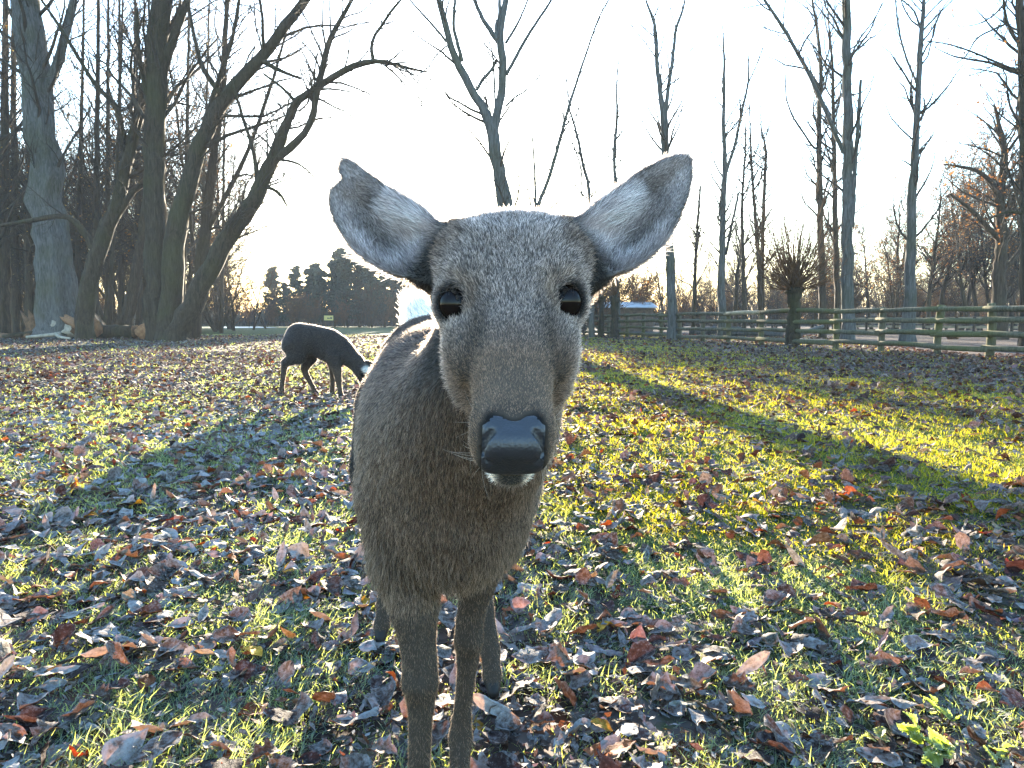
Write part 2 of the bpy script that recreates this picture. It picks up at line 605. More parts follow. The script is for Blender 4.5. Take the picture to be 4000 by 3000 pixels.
def mat_ground():
    m, nt, out = new_mat('meadow_soil')
    L = nt.links.new
    g = N(nt, 'ShaderNodeNewGeometry')
    big = N(nt, 'ShaderNodeTexNoise', i_Scale=0.35, i_Detail=5.0, i_Roughness=0.6)
    L(g.outputs['Position'], big.inputs['Vector'])
    fine = N(nt, 'ShaderNodeTexNoise', i_Scale=9.0, i_Detail=8.0, i_Roughness=0.7)
    L(g.outputs['Position'], fine.inputs['Vector'])
    vor = N(nt, 'ShaderNodeTexVoronoi', i_Scale=11.0, i_Randomness=1.0)
    L(g.outputs['Position'], vor.inputs['Vector'])
    sep = N(nt, 'ShaderNodeSeparateColor')
    L(vor.outputs['Color'], sep.inputs[0])
    leaf = ramp(nt, [(0.0, (0.022, 0.015, 0.012)), (0.35, (0.045, 0.030, 0.023)), (0.6, (0.070, 0.050, 0.042)), (0.8, (0.095, 0.085, 0.080)), (1.0, (0.085, 0.032, 0.015))], sep.outputs[0])
    grass = ramp(nt, [(0.25, (0.022, 0.030, 0.012)), (0.55, (0.050, 0.068, 0.022)), (0.8, (0.085, 0.105, 0.04))], fine.outputs['Fac'])
    vc = N(nt, 'ShaderNodeAttribute', attribute_name='litter')
    ad = N(nt, 'ShaderNodeMath', operation='ADD')
    sb = N(nt, 'ShaderNodeMath', operation='SUBTRACT')
    sb.inputs[1].default_value = 0.5
    L(fine.outputs['Fac'], sb.inputs[0])
    ml = N(nt, 'ShaderNodeMath', operation='MULTIPLY')
    ml.inputs[1].default_value = 2.2
    L(sb.outputs[0], ml.inputs[0])
    L(vc.outputs['Fac'], ad.inputs[0]); L(ml.outputs[0], ad.inputs[1])
    r = ramp(nt, [(0.35, (0, 0, 0)), (0.65, (1, 1, 1))], ad.outputs[0])
    mx = N(nt, 'ShaderNodeMix', data_type='RGBA')
    L(r.outputs[0], mx.inputs['Factor']); L(grass.outputs[0], mx.inputs['A']); L(leaf.outputs[0], mx.inputs['B'])
    p = N(nt, 'ShaderNodeBsdfPrincipled')
    p.inputs['Roughness'].default_value = 0.95
    p.inputs['Specular IOR Level'].default_value = 0.1
    L(mx.outputs['Result'], p.inputs['Base Color'])
    b = N(nt, 'ShaderNodeBump', i_Strength=1.0, i_Distance=0.05)
    L(vor.outputs['Distance'], b.inputs['Height'])
    L(b.outputs[0], p.inputs['Normal'])
    L(p.outputs[0], out.inputs['Surface'])
    return m

M['bark_grey'] = mat_bark('poplar_bark', (0.028, 0.026, 0.023), (0.12, 0.116, 0.108), (0.050, 0.050, 0.022), 0.45)
M['bark_dark'] = mat_bark('willow_bark', (0.012, 0.009, 0.006), (0.056, 0.043, 0.028), (0.034, 0.034, 0.010), 0.5)
M['bark_brown'] = mat_bark('brown_bark', (0.018, 0.013, 0.009), (0.068, 0.048, 0.031), (0.04, 0.036, 0.015), 0.3)
M['twig'] = mat_simple('bare_twig', (0.035, 0.027, 0.019), 0.85, 0.15, noise=(1.5, 0.5))
M['twig_red'] = mat_simple('reddish_twig', (0.085, 0.046, 0.022), 0.85, 0.15, noise=(1.5, 0.4))
M['fence'] = mat_bark('mossy_fence_wood', (0.040, 0.036, 0.024), (0.14, 0.125, 0.085), (0.080, 0.082, 0.024), 0.65, 1.5)
M['fence_pale'] = mat_simple('pale_fence_board', (0.24, 0.19, 0.12), 0.8, 0.2, noise=(4, 0.35))
M['leaf'] = mat_attr('fallen_leaf', 'leaf_col', 0.55, 0.14, 0.4, (1.5, 0.85, 0.45), 0.5, 60.0)
M['grass'] = mat_attr('grass_blade', 'grass_col', 0.6, 0.6, 0.3, (2.2, 1.75, 0.35))
M['dry_leaf'] = mat_attr('hanging_leaf', 'leaf_col', 0.7, 0.45, 0.2, (1.3, 1.0, 0.5))
M['needles'] = mat_attr('pine_needles', 'leaf_col', 0.8, 0.2, 0.15)
M['ground'] = mat_ground()
M['leaf'] = mat_leaf()
M['wood_pale'] = mat_simple('stripped_wood', (0.26, 0.22, 0.165), 0.8, 0.2, noise=(6, 0.3), bump=(9, 0.6, 0.03))
M['wood_orange'] = mat_simple('fresh_cut_wood', (0.19, 0.095, 0.045), 0.85, 0.2, noise=(7, 0.4), bump=(14, 0.6, 0.02))
M['wood_brown'] = mat_simple('torn_wood', (0.11, 0.060, 0.032), 0.9, 0.15, noise=(5, 0.5), bump=(8, 0.9, 0.05))
# ------------------------------------------------------------------ ground
def ground_z(x, y):
    x = np.asarray(x, float); y = np.asarray(y, float)
    p = np.stack([x * 0.9, y * 0.9, 0 * x], -1).reshape(-1, 3)
    q = np.stack([x * 3.1, y * 3.1, 0 * x + 5], -1).reshape(-1, 3)
    z = (vnoise(p, 21) - 0.5) * 0.05 + (vnoise(q, 22) - 0.5) * 0.022
    return z.reshape(x.shape) - 0.008

def litter_at(x, y):
    """share of fallen leaves against grass, 0..1"""
    x = np.asarray(x, float); y = np.asarray(y, float)
    n = vnoise(np.stack([x * 0.55, y * 0.38, 0 * x], -1).reshape(-1, 3), 31).reshape(x.shape)
    n2 = vnoise(np.stack([x * 1.9, y * 1.5, 0 * x + 3], -1).reshape(-1, 3), 32).reshape(x.shape)
    b = 0.56 + (n - 0.5) * 0.7 + (n2 - 0.5) * 0.55
    b = b + 0.45 * sstep(10, 17, y) * sstep(46, 34, y) * sstep(0, -6, x + 0.10 * y)         # below the left wood
    b = b + 0.50 * sstep(6, 12, y) * sstep(3.0, 6.0, x - 0.12 * y)                              # towards the fence
    b = b + 0.35 * sstep(4.5, 9.0, y) * sstep(46, 34, y) * sstep(-2.2, -4.5, x + 0.06 * y)
    b = b - 0.24 * sstep(1.6, 3.0, y) * sstep(15, 9, y) * sstep(-0.2, 0.8, x) * sstep(5.5, 3.5, x + 0.093 * y)   # grassy, sunny stretch
    b = b - 0.55 * sstep(40, 55, y) * sstep(6, 0, x)                                          # far meadow
    return np.clip(b, 0, 1)

def build_ground():
    def axis(lo, hi, fine_lo, fine_hi, st):
        a = np.arange(fine_lo, fine_hi + 1e-6, st)
        r = [fine_hi]; s = st
        while r[-1] < hi:
            s *= 1.22; r.append(r[-1] + s)
        l = [fine_lo]; s = st
        while l[-1] > lo:
            s *= 1.22; l.append(l[-1] - s)
        return np.concatenate([l[:0:-1], a, r[1:]])
    xs = axis(-900, 900, -7, 9, 0.16); ys = axis(-300, 1500, -1, 16, 0.16)
    X, Y = np.meshgrid(xs, ys, indexing='ij')
    Z = ground_z(X, Y) * sstep(140, 60, np.hypot(X, Y))
    V = np.stack([X, Y, Z], -1).reshape(-1, 3)
    ny = len(ys)
    i, j = np.meshgrid(np.arange(len(xs) - 1), np.arange(ny - 1), indexing='ij')
    a = (i * ny + j).ravel()
    Q = np.stack([a, a + ny, a + ny + 1, a + 1], 1)
    me = mesh_data('ground', V, Q, [M['ground']])
    li = litter_at(V[:, 0], V[:, 1])
    vcol(me, 'litter', np.repeat(li[:, None], 3, 1))
    o = link('ground', me)
    tag(o, 'meadow ground of short grass and dark leaf-strewn soil', None, None, 'structure')
build_ground()

# ------------------------------------------------------------------ grass
def build_grass():
    rng = np.random.default_rng(11)
    n = 560000
    Y = 0.75 * (46 / 0.75) ** (rng.random(n) ** 0.80)
    half = 0.90 * Y + 0.35
    X = (rng.random(n) * 2 - 1) * half
    # tufts: pull blades together
    cell = np.stack([np.floor(X / (0.05 * (1 + Y * 0.12))), np.floor(Y / (0.05 * (1 + Y * 0.12))), 0 * X], 1)
    h = vnoise(cell * 7.77, 41)
    li = litter_at(X, Y)
    clump = vnoise(np.stack([X * 6, Y * 6, 0 * X], 1), 42)
    keep = rng.random(n) < np.clip(1.36 - li * 1.36 + (clump - 0.5) * 0.9 + 0.30 * sstep(0.6, -0.6, X) * sstep(9, 5, Y), 0.02, 1)
    keep &= ~((Y > 17) & (X > 0.3 * Y + 5))
    X, Y, clump = X[keep], Y[keep], clump[keep]
    n = len(X)
    Zg = ground_z(X, Y)
    far = np.clip(Y / 2.2, 0.8, 9)
    hgt = (0.016 + 0.034 * rng.random(n) ** 1.6) * (0.6 + 0.8 * clump) * far ** 0.30
    wid = (0.0010 + 0.0011 * rng.random(n)) * far ** 0.85
    az = rng.random(n) * 2 * np.pi
    lean = rng.random(n) ** 0.6 * 1.25
    d = np.stack([np.cos(az) * lean, np.sin(az) * lean, np.ones(n)], 1)
    d /= np.linalg.norm(d, axis=1, keepdims=True)
    bend = np.stack([np.cos(az), np.sin(az), -0.6 * np.ones(n)], 1) * (0.25 + 0.55 * rng.random(n))[:, None]
    sd = np.stack([-np.sin(az + 0.7), np.cos(az + 0.7), np.zeros(n)], 1) * wid[:, None]
    b = np.stack([X, Y, Zg - 0.004], 1)
    mid = b + d * (hgt * 0.55)[:, None]
    tip = b + d * hgt[:, None] + bend * (hgt * 0.45)[:, None]
    V = np.stack([b - sd, b + sd, mid + sd * 0.8, mid - sd * 0.8, tip], 1).reshape(-1, 3)
    a = np.arange(n) * 5
    Qd = np.stack([a, a + 1, a + 2, a + 3], 1)
    Tr = np.stack([a + 3, a + 2, a + 4], 1)
    me = mesh_data('grass', V, [Qd, Tr], [M['grass']])
    pn = vnoise(np.stack([X * 1.3, Y * 0.9, 0 * X + 9], 1), 43)
    frost = np.clip(sstep(0.36, 0.62, pn) * 0.6 + sstep(0.5, -1.0, X) * 0.55 + sstep(-1.5, -4.0, X) * 0.25 + 0.32 * rng.random(n) - 0.08 - 0.55 * sstep(1.9, 3.6, Y) * sstep(-0.8, 0.6, X) + 0.42 * sstep(3.4, 1.6, Y), 0, 1)
    green = mixc(np.tile([0.060, 0.095, 0.016], (n, 1)), np.tile([0.24, 0.245, 0.024], (n, 1)), rng.random(n))
    straw = rng.random(n) < 0.10
    green[straw] = [0.26, 0.20, 0.09]
    fr = np.tile([0.19, 0.285, 0.29], (n, 1))
    c = mixc(green, fr, frost * 0.72)
    C = np.repeat(c, 5, 0)
    tipf = np.tile(np.array([0.85, 0.85, 1.0, 1.0, 1.25]), n)[:, None]
    vcol(me, 'grass_col', np.clip(C * tipf, 0, 0.9))
    o = link('grass', me)
    tag(o, 'short frosted green grass growing between the fallen leaves', 'grass', None, 'stuff')
build_grass()

# ------------------------------------------------------------------ fallen leaves
def leaf_outline(kind, n):
    """half outline: positions along the midrib (0..1) and half width"""
    u = np.linspace(0, 1, n)
    if kind == 'poplar':
        w = 0.37 * np.sin(np.pi * u ** 0.70) ** 0.85 * (1 - 0.45 * u ** 3)
    elif kind == 'willow':
        w = 0.135 * np.sin(np.pi * u ** 0.85) ** 0.8
    elif kind == 'oak':
        w = 0.30 * np.sin(np.pi * u ** 1.25) ** 0.7 * (1 + 0.30 * np.sin(u * 19))
    else:
        w = 0.33 * np.sin(np.pi * u ** 0.8) ** 0.8
    w[0] = w[-1] = 0
    return u, w

def leaf_shape(kind, rng, n=8, half=2, curl=0.5, fold=0.3, serr=0.0, zig=0.0):
    """one curled leaf of unit length; returns V, quads, edge weight"""
    u, w = leaf_outline(kind, n)
    cols = np.linspace(-1, 1, 2 * half + 1)
    U = np.repeat(u[:, None], len(cols), 1)
    W = w[:, None] * cols[None, :]
    if serr:
        W = W * (1 + (np.abs(cols) == 1)[None, :] * serr * rng.normal(0, 1, (n, len(cols))))
        U = U + (np.abs(cols) == 1)[None, :] * serr * 0.25 * rng.normal(0, 1, (n, len(cols)))
    if zig:
        tooth = (np.abs(cols) == 1)[None, :] * (np.arange(n) % 2)[:, None]
        W = W * (1 - zig * tooth)
        U = U + 0.03 * (np.abs(cols) == 1)[None, :] * (1 - (np.arange(n) % 2)[:, None]) * (U < 0.97) * (U > 0.03)
    a1, a2 = rng.normal(0, curl, 2)
    cup = rng.normal(0.3, 0.7)
    Z = fold * np.abs(W) * rng.choice([-1, 1, 1]) + 0.22 * a1 * np.sin(U * np.pi) + 0.35 * a2 * (U - 0.5) ** 2
    Z = Z + 0.10 * curl * np.sin(U * 7 + rng.uniform(0, 6)) * cols[None, :] + 0.9 * curl * rng.normal(0, 1) * W * np.abs(W)
    Z = Z + rng.normal(0, 0.030, Z.shape) * (0.4 + curl) + cup * (W * W * 1.3 - 0.10 * np.abs(W))
    V = np.stack([U - 0.5, W, Z], -1).reshape(-1, 3)
    k = len(cols)
    i, j = np.meshgrid(np.arange(n - 1), np.arange(k - 1), indexing='ij')
    a = (i * k + j).ravel()
    Q = np.stack([a, a + k, a + k + 1, a + 1], 1)
    edge = np.repeat((np.abs(cols) ** 3)[None, :], n, 0)
    edge[0] = edge[-1] = 1
    mid = np.repeat((np.abs(cols) < 0.01)[None, :].astype(float), n, 0)
    return V, Q, edge.ravel(), mid.ravel()

LEAF_KINDS = [
    # name suffix, outline, weight, size, colours (base, frost), label
    ('poplar', 0.26, (0.056, 0.108), (0.075, 0.050, 0.040), 0.55, 'frost-dusted brown poplar leaf'),
    ('poplar', 0.20, (0.052, 0.100), (0.14, 0.115, 0.105), 0.90, 'grey-lavender frosted poplar leaf'),
    ('poplar', 0.10, (0.050, 0.095), (0.040, 0.024, 0.022), 0.25, 'purple-brown curled poplar leaf'),
    ('willow', 0.17, (0.070, 0.120), (0.15, 0.135, 0.120), 0.80, 'narrow frost-grey willow leaf'),
    ('willow', 0.09, (0.065, 0.110), (0.100, 0.060, 0.040), 0.35, 'narrow brown willow leaf'),
    ('oak', 0.08, (0.060, 0.100), (0.105, 0.066, 0.045), 0.45, 'wavy-edged brown oak leaf'),
    ('beech', 0.045, (0.045, 0.080), (0.20, 0.066, 0.022), 0.05, 'rust-orange oval leaf'),
    ('willow', 0.02, (0.060, 0.095), (0.20, 0.040, 0.016), 0.05, 'narrow red-orange leaf'),
    ('beech', 0.01, (0.050, 0.080), (0.42, 0.24, 0.03), 0.05, 'yellow oval leaf'),
]

def leaf_label(ki, tone, tilt, size, x, y):
    """how this leaf looks and lies, and what it lies beside"""
    look = LEAF_KINDS[ki][5]
    shade = ('darker', '', 'lighter')[tone]
    big = 'large' if size > 0.092 else ('small' if size < 0.066 else '')
    lie = 'lying flat' if tilt < 0.22 else ('half tilted up' if tilt < 0.6 else 'standing on edge')
    feet = ((-0.152, 1.06), (-0.094, 1.22), (-0.350, 1.87), (-0.046, 1.60))
    d = [math.hypot(x - a, y - b) for a, b in feet]
    k = int(np.argmin(d))
    if d[k] < 0.30:
        where = 'near a ' + ('front' if k < 2 else 'hind') + ' deer hoof'
    elif math.hypot(x - 0.84, y - 1.38) < 0.42:
        where = 'beside the nettles'
    elif -0.45 < x < 0.15 and y < 2.3:
        where = 'below the near deer'
    else:
        li = float(litter_at(np.array([x]), np.array([y]))[0])
        where = 'in thick grass' if li < 0.38 else ('in thin grass' if li < 0.62 else 'among crowded leaves')
    return ' '.join(w for w in (big, shade, look, lie, where) if w)

def build_leaves():
    rng = np.random.default_rng(23)
    # positions: real density near, thinning out with distance
    def scatter(y0, y1, per_m2):
        area = 0.90 * (y1 ** 2 - y0 ** 2) + 0.7 * (y1 - y0)
        k = int(area * per_m2)
        Y = np.sqrt(y0 ** 2 + rng.random(k) * (y1 ** 2 - y0 ** 2))
        X = (rng.random(k) * 2 - 1) * (0.90 * Y + 0.35)
        return X, Y
    segs = [scatter(0.7, 4, 260), scatter(4, 9, 210), scatter(9, 20, 85), scatter(20, 46, 15)]
    X = np.concatenate([s[0] for s in segs]); Y = np.concatenate([s[1] for s in segs])
    li = litter_at(X, Y)
    keep = rng.random(len(X)) < np.clip(0.22 + li * 1.25, 0, 1) * np.where((Y > 44) & (X < 6), 0.2, 1)
    keep &= ~((Y > 18) & (X > 0.28 * Y + 6.5))
    X, Y = X[keep], Y[keep]
    n = len(X)
    wts = np.array([k[1] for k in LEAF_KINDS]); wts /= wts.sum()
    kind = rng.choice(len(LEAF_KINDS), n, p=wts)
    lo = np.array([k[2][0] for k in LEAF_KINDS]); hi = np.array([k[2][1] for k in LEAF_KINDS])
    size = lo[kind] + (hi - lo)[kind] * rng.random(n) ** 1.2
    size *= np.where(Y > 20, 1.8, np.where(Y > 9, 1.25, 1.0))
    rz = rng.random(n) * 2 * np.pi
    tilt = np.abs(rng.normal(0, 0.26, n)) + (rng.random(n) < 0.14) * rng.uniform(0.3, 1.0, n)
    tdir = rng.random(n) * 2 * np.pi
    Z = ground_z(X, Y) + 0.006 + 0.020 * rng.random(n) + 0.35 * np.sin(np.clip(tilt, 0, 1.3)) * size * 0.8
    # colour per leaf
    base = np.array([k[3] for k in LEAF_KINDS])[kind] * (0.55 + 0.9 * rng.random((n, 1)))
    base *= 1 + rng.normal(0, 0.08, (n, 3))
    base *= (1 - 0.38 * sstep(4, 9, Y) * sstep(0.5, -1.5, X))[:, None]          # leaf colour darkened on the left to tone down the grazing sun
    fr = np.array([k[4] for k in LEAF_KINDS])[kind]
    frost = np.clip(fr * (0.55 + 0.75 * rng.random(n)) * (0.50 + 0.85 * sstep(1.0, -1.5, X)), 0, 1)
    frost *= 0.80 * (1 - 0.45 * sstep(4, 10, Y)) * (1 - 0.50 * sstep(2.5, 8, Y) * sstep(-1, 1.5, X))
    frostc = np.array([0.40, 0.42, 0.47])
    # rotation matrices
    def rot(i):
        cz, sz = np.cos(rz[i]), np.sin(rz[i])
        R1 = np.zeros((len(i), 3, 3)); R1[:, 0, 0] = cz; R1[:, 0, 1] = -sz; R1[:, 1, 0] = sz; R1[:, 1, 1] = cz; R1[:, 2, 2] = 1
        ax = np.stack([np.cos(tdir[i]), np.sin(tdir[i]), 0 * cz], 1)
        c, s = np.cos(tilt[i]), np.sin(tilt[i])
        K = np.zeros((len(i), 3, 3))
        K[:, 0, 1] = -ax[:, 2]; K[:, 0, 2] = ax[:, 1]; K[:, 1, 0] = ax[:, 2]; K[:, 1, 2] = -ax[:, 0]; K[:, 2, 0] = -ax[:, 1]; K[:, 2, 1] = ax[:, 0]
        I = np.eye(3)[None]
        R2 = I + s[:, None, None] * K + (1 - c)[:, None, None] * (K @ K)
        return R2 @ R1
    # the 300 that show largest are objects of their own
    u = X / Y * FPX + 2000
    vis = (u > -60) & (u < 4060) & (Y > 1.28)
    behind_deer = (u > 1450) & (u < 1980) & (Y > 1.75)
    app = np.where(vis & ~behind_deer, size * np.where((kind == 3) | (kind == 4) | (kind == 7), 0.6, 1.0) / Y ** 1.5, 0)
    order = np.argsort(-app)
    big = order[:300]
    rest = order[300:]
    # single leaves: four shapes of each kind
    lib = {}
    for ki, k in enumerate(LEAF_KINDS):
        for v in range(4):
            r2 = np.random.default_rng(100 + ki * 10 + v)
            lib[(ki, v)] = leaf_shape(k[0], r2, 9 if k[0] != 'oak' else 13, 2, 0.38 if k[0] != 'willow' else 0.6, 0.25, 0.07 if k[0] == 'poplar' else 0.03)
    data = {}
    Rm = rot(big)
    for j, i in enumerate(big):
        ki = int(kind[i]); v = int(rng.integers(4)); tone = int(rng.integers(3))
        key = (ki, v, tone)
        if key not in data:
            Vv, Qq, ed, md = lib[(ki, v)]
            me = mesh_data('fallen_leaf', Vv, Qq, [M['leaf']])
            bc = np.array(LEAF_KINDS[ki][3]) * (0.65, 1.0, 1.4)[tone]
            f0 = LEAF_KINDS[ki][4] * (0.35, 0.62, 0.9)[tone]
            rn = np.random.default_rng(ki * 7 + v + tone * 31)
            f = np.clip(f0 * (0.28 + 0.75 * rn.random(len(Vv))) + ed * 0.45 * min(1, f0 + 0.25) + md * 0.12, 0, 0.95)
            vcol(me, 'leaf_col', np.concatenate([np.tile(bc, (len(Vv), 1)) * (1 + 0.5 * md[:, None]), f[:, None]], 1))
            data[key] = me
        o = bpy.data.objects.new('fallen_leaf', data[key])
        COL.objects.link(o)
        M4 = Matrix(Rm[j].tolist()).to_4x4()
        o.matrix_world = Matrix.Translation((X[i], Y[i], Z[i])) @ M4 @ Matrix.Diagonal((size[i], size[i], size[i], 1))
        tag(o, leaf_label(ki, tone, tilt[i], size[i], X[i], Y[i]), 'leaf', 'single fallen leaves')
    # the carpet of all others
    Vs, Qs, Cs = [], [], []
    off = 0
    for near in (1, 0):
      for ki, k in enumerate(LEAF_KINDS):
        nv = 10 if near else 6
        for v in range(nv):
            r2 = np.random.default_rng(500 + ki * 10 + v + near * 1000)
            idx = rest[(kind[rest] == ki) & ((rest % nv) == v) & ((Y[rest] < 5.0) == bool(near))]
            if not len(idx):
                continue
            if near:
                Vv, Qq, ed, md = leaf_shape(k[0], r2, 7 if k[0] != 'oak' else 10, 2, 0.45, 0.3, 0.06)
            else:
                Vv, Qq, ed, md = leaf_shape(k[0], r2, 5 if k[0] != 'oak' else 6, 1, 0.5, 0.35)
            R = rot(idx)
            W = np.einsum('nij,kj->nki', R, Vv) * size[idx][:, None, None] + np.stack([X, Y, Z], 1)[idx][:, None, :]
            f = np.clip(frost[idx][:, None] * (0.45 + 0.55 * r2.random(len(Vv))[None, :]) + ed[None, :] * 0.30 * (frost[idx][:, None] + 0.15), 0, 0.95)
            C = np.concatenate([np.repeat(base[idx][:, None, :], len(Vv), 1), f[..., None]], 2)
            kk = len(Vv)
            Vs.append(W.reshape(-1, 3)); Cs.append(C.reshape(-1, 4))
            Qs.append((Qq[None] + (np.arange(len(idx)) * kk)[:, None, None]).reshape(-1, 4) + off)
            off += len(idx) * kk
    # crumbs of older leaves between them
    nf = 26000
    fy = 0.8 * (7.0 / 0.8) ** rng.random(nf); fx = (rng.random(nf) * 2 - 1) * (0.8 * fy + 0.3)
    kp = rng.random(nf) < 0.25 + litter_at(fx, fy)
    fx, fy = fx[kp], fy[kp]; nf = len(fx)
    c = np.stack([fx, fy, ground_z(fx, fy) + 0.004 + 0.014 * rng.random(nf)], 1)
    s = (0.006 + 0.014 * rng.random(nf) ** 2)[:, None]
    a = unit(rng.normal(0, 1, (nf, 3)) * [1, 1, 0.35]); b = unit(np.cross(a, [0, 0, 1.0]) + rng.normal(0, 0.3, (nf, 3)))
    Vs.append(np.stack([c - a * s, c - b * s * 0.6 + [0, 0, 0.002], c + a * s * 1.2, c + b * s * 0.5], 1).reshape(-1, 3))
    Qs.append(np.arange(nf)[:, None] * 4 + np.arange(4)[None] + off); off += nf * 4
    fc = np.array([[0.06, 0.04, 0.03], [0.10, 0.07, 0.055], [0.035, 0.024, 0.02], [0.16, 0.07, 0.03]])[rng.integers(0, 4, nf)]
    Cs.append(np.repeat(np.concatenate([fc, 0.7 * rng.random((nf, 1))], 1), 4, 0))
    me = mesh_data('leaf_litter', np.concatenate(Vs), np.concatenate(Qs), [M['leaf']])
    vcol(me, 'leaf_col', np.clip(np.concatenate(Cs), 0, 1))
    o = link('leaf_litter', me)
    tag(o, 'carpet of countless fallen brown and frosted leaves across the meadow', 'leaves', None, 'stuff')
    print('LEAVES', n, 'tris', 2 * sum(len(q) for q in Qs))
build_leaves()
# ------------------------------------------------------------------ trees: traced stems, grown branches
SC = 4000 / 2212.0

def resample(pts, rad, K):
    pts = np.asarray(pts, float); rad = np.asarray(rad, float)
    s = np.concatenate([[0], np.cumsum(np.linalg.norm(np.diff(pts, axis=0), axis=1))])
    t = np.linspace(0, s[-1], K)
    return np.stack([np.interp(t, s, pts[:, i]) for i in range(3)], 1), np.interp(t, s, rad)

def tubes(P3, R, sides, rough=0.0, rng=None):
    """batch of tubes: P3 (n,K,3), R (n,K) -> V, quads"""
    n, K, _ = P3.shape
    T = unit(np.gradient(P3, axis=1))
    ref = np.array([0.31, 0.87, 0.12])
    a = unit(np.cross(T, ref)); b = np.cross(T, a)
    th = np.arange(sides) / sides * 2 * np.pi
    rr = np.repeat(R[:, :, None], sides, 2)
    if rough and rng is not None:
        rr = rr * (1 + rng.normal(0, rough, rr.shape) + rough * 1.2 * rng.normal(0, 1, (n, 1, sides)))
    V = P3[:, :, None, :] + rr[..., None] * (np.cos(th)[None, None, :, None] * a[:, :, None, :] + np.sin(th)[None, None, :, None] * b[:, :, None, :])
    V = V.reshape(-1, 3)
    i, k, s = np.meshgrid(np.arange(n), np.arange(K - 1), np.arange(sides), indexing='ij')
    base = (i * K + k) * sides
    s2 = (s + 1) % sides
    Q = np.stack([base + s, base + s2, base + sides + s2, base + sides + s], -1).reshape(-1, 4)
    return V, Q

def join(parts):
    Vs, Qs, off = [], [], 0
    for V, Q in parts:
        Vs.append(V); Qs.append(Q + off); off += len(V)
    return np.concatenate(Vs), np.concatenate(Qs)

def spawn(P3, R, n, rng, t0=0.3, t1=1.0, ang=(0.5, 1.0), lf=0.5, lmax=9.0, lmin=0.05, K=6, up=0.12, wig=0.18, rf=0.5, rmin=0.003, taper=0.25, slim=0.020):
    """n children from a batch of parents (m,K,3)"""
    m, Kp, _ = P3.shape
    seg = np.linalg.norm(np.diff(P3, axis=1), axis=2).sum(1)
    pi = rng.choice(m, n, p=seg / seg.sum())
    t = t0 + (t1 - t0) * rng.random(n)
    f = t * (Kp - 1); i0 = np.minimum(f.astype(int), Kp - 2); fr = (f - i0)[:, None]
    pos = P3[pi, i0] * (1 - fr) + P3[pi, i0 + 1] * fr
    tan = unit(P3[pi, i0 + 1] - P3[pi, i0])
    r = R[pi, i0] * (1 - fr[:, 0]) + R[pi, i0 + 1] * fr[:, 0]
    rnd = rng.normal(0, 1, (n, 3)); rnd -= (rnd * tan).sum(1, keepdims=True) * tan; rnd = unit(rnd)
    a = rng.uniform(*ang, n)[:, None]
    d = unit(tan * np.cos(a) + rnd * np.sin(a))
    L = np.clip(seg[pi] * lf * (1.1 - 0.65 * t) * rng.uniform(0.55, 1.35, n), lmin, lmax)
    out = np.zeros((n, K, 3)); out[:, 0] = pos
    st = (L / (K - 1))[:, None]
    for k in range(1, K):
        out[:, k] = out[:, k - 1] + d * st
        d = unit(d + rng.normal(0, wig, (n, 3)) + np.array([0, 0, up]))
    r0 = np.maximum(np.minimum(r * rf * rng.uniform(0.7, 1.1, n), L * slim), rmin)
    RR = r0[:, None] * np.linspace(1, taper, K)[None, :]
    return out, np.maximum(RR, rmin * 0.6)

def trace(stem, Y, rng, dy=0.0):
    """stem: [(x, y, width)] in the 2212-wide tracing, base first; Y distance of the stem"""
    pts, rad = [], []
    for k, (x, y, w) in enumerate(stem):
        p = P(x * SC, y * SC, Y + dy * k / max(1, len(stem) - 1))
        pts.append(p); rad.append(w * SC * 0.5 * Y / FPX)
    return np.array(pts), np.array(rad)

def smooth_stem(pts, rad, K):
    c = catmull(np.concatenate([pts, rad[:, None]], 1), 5)
    return resample(c[:, :3], np.maximum(c[:, 3], 0.004), K)

def leaf_cards(P3, n, size, cols, rng):
    """small leaves hanging on twig ends"""
    m = len(P3)
    pi = rng.integers(0, m, n); k = rng.integers(1, P3.shape[1], n)
    c = P3[pi, k] + rng.normal(0, size, (n, 3))
    a = unit(rng.normal(0, 1, (n, 3))); b = unit(np.cross(a, rng.normal(0, 1, (n, 3))))
    s = size * rng.uniform(0.6, 1.3, n)[:, None]
    V = np.stack([c - a * s, c + b * s * 0.6, c + a * s, c - b * s * 0.6], 1).reshape(-1, 3)
    q = np.arange(n)[:, None] * 4 + np.arange(4)[None]
    C = np.repeat(np.asarray(cols)[rng.integers(0, len(cols), n)] * rng.uniform(0.6, 1.3, (n, 1)), 4, 0)
    return V, q, C

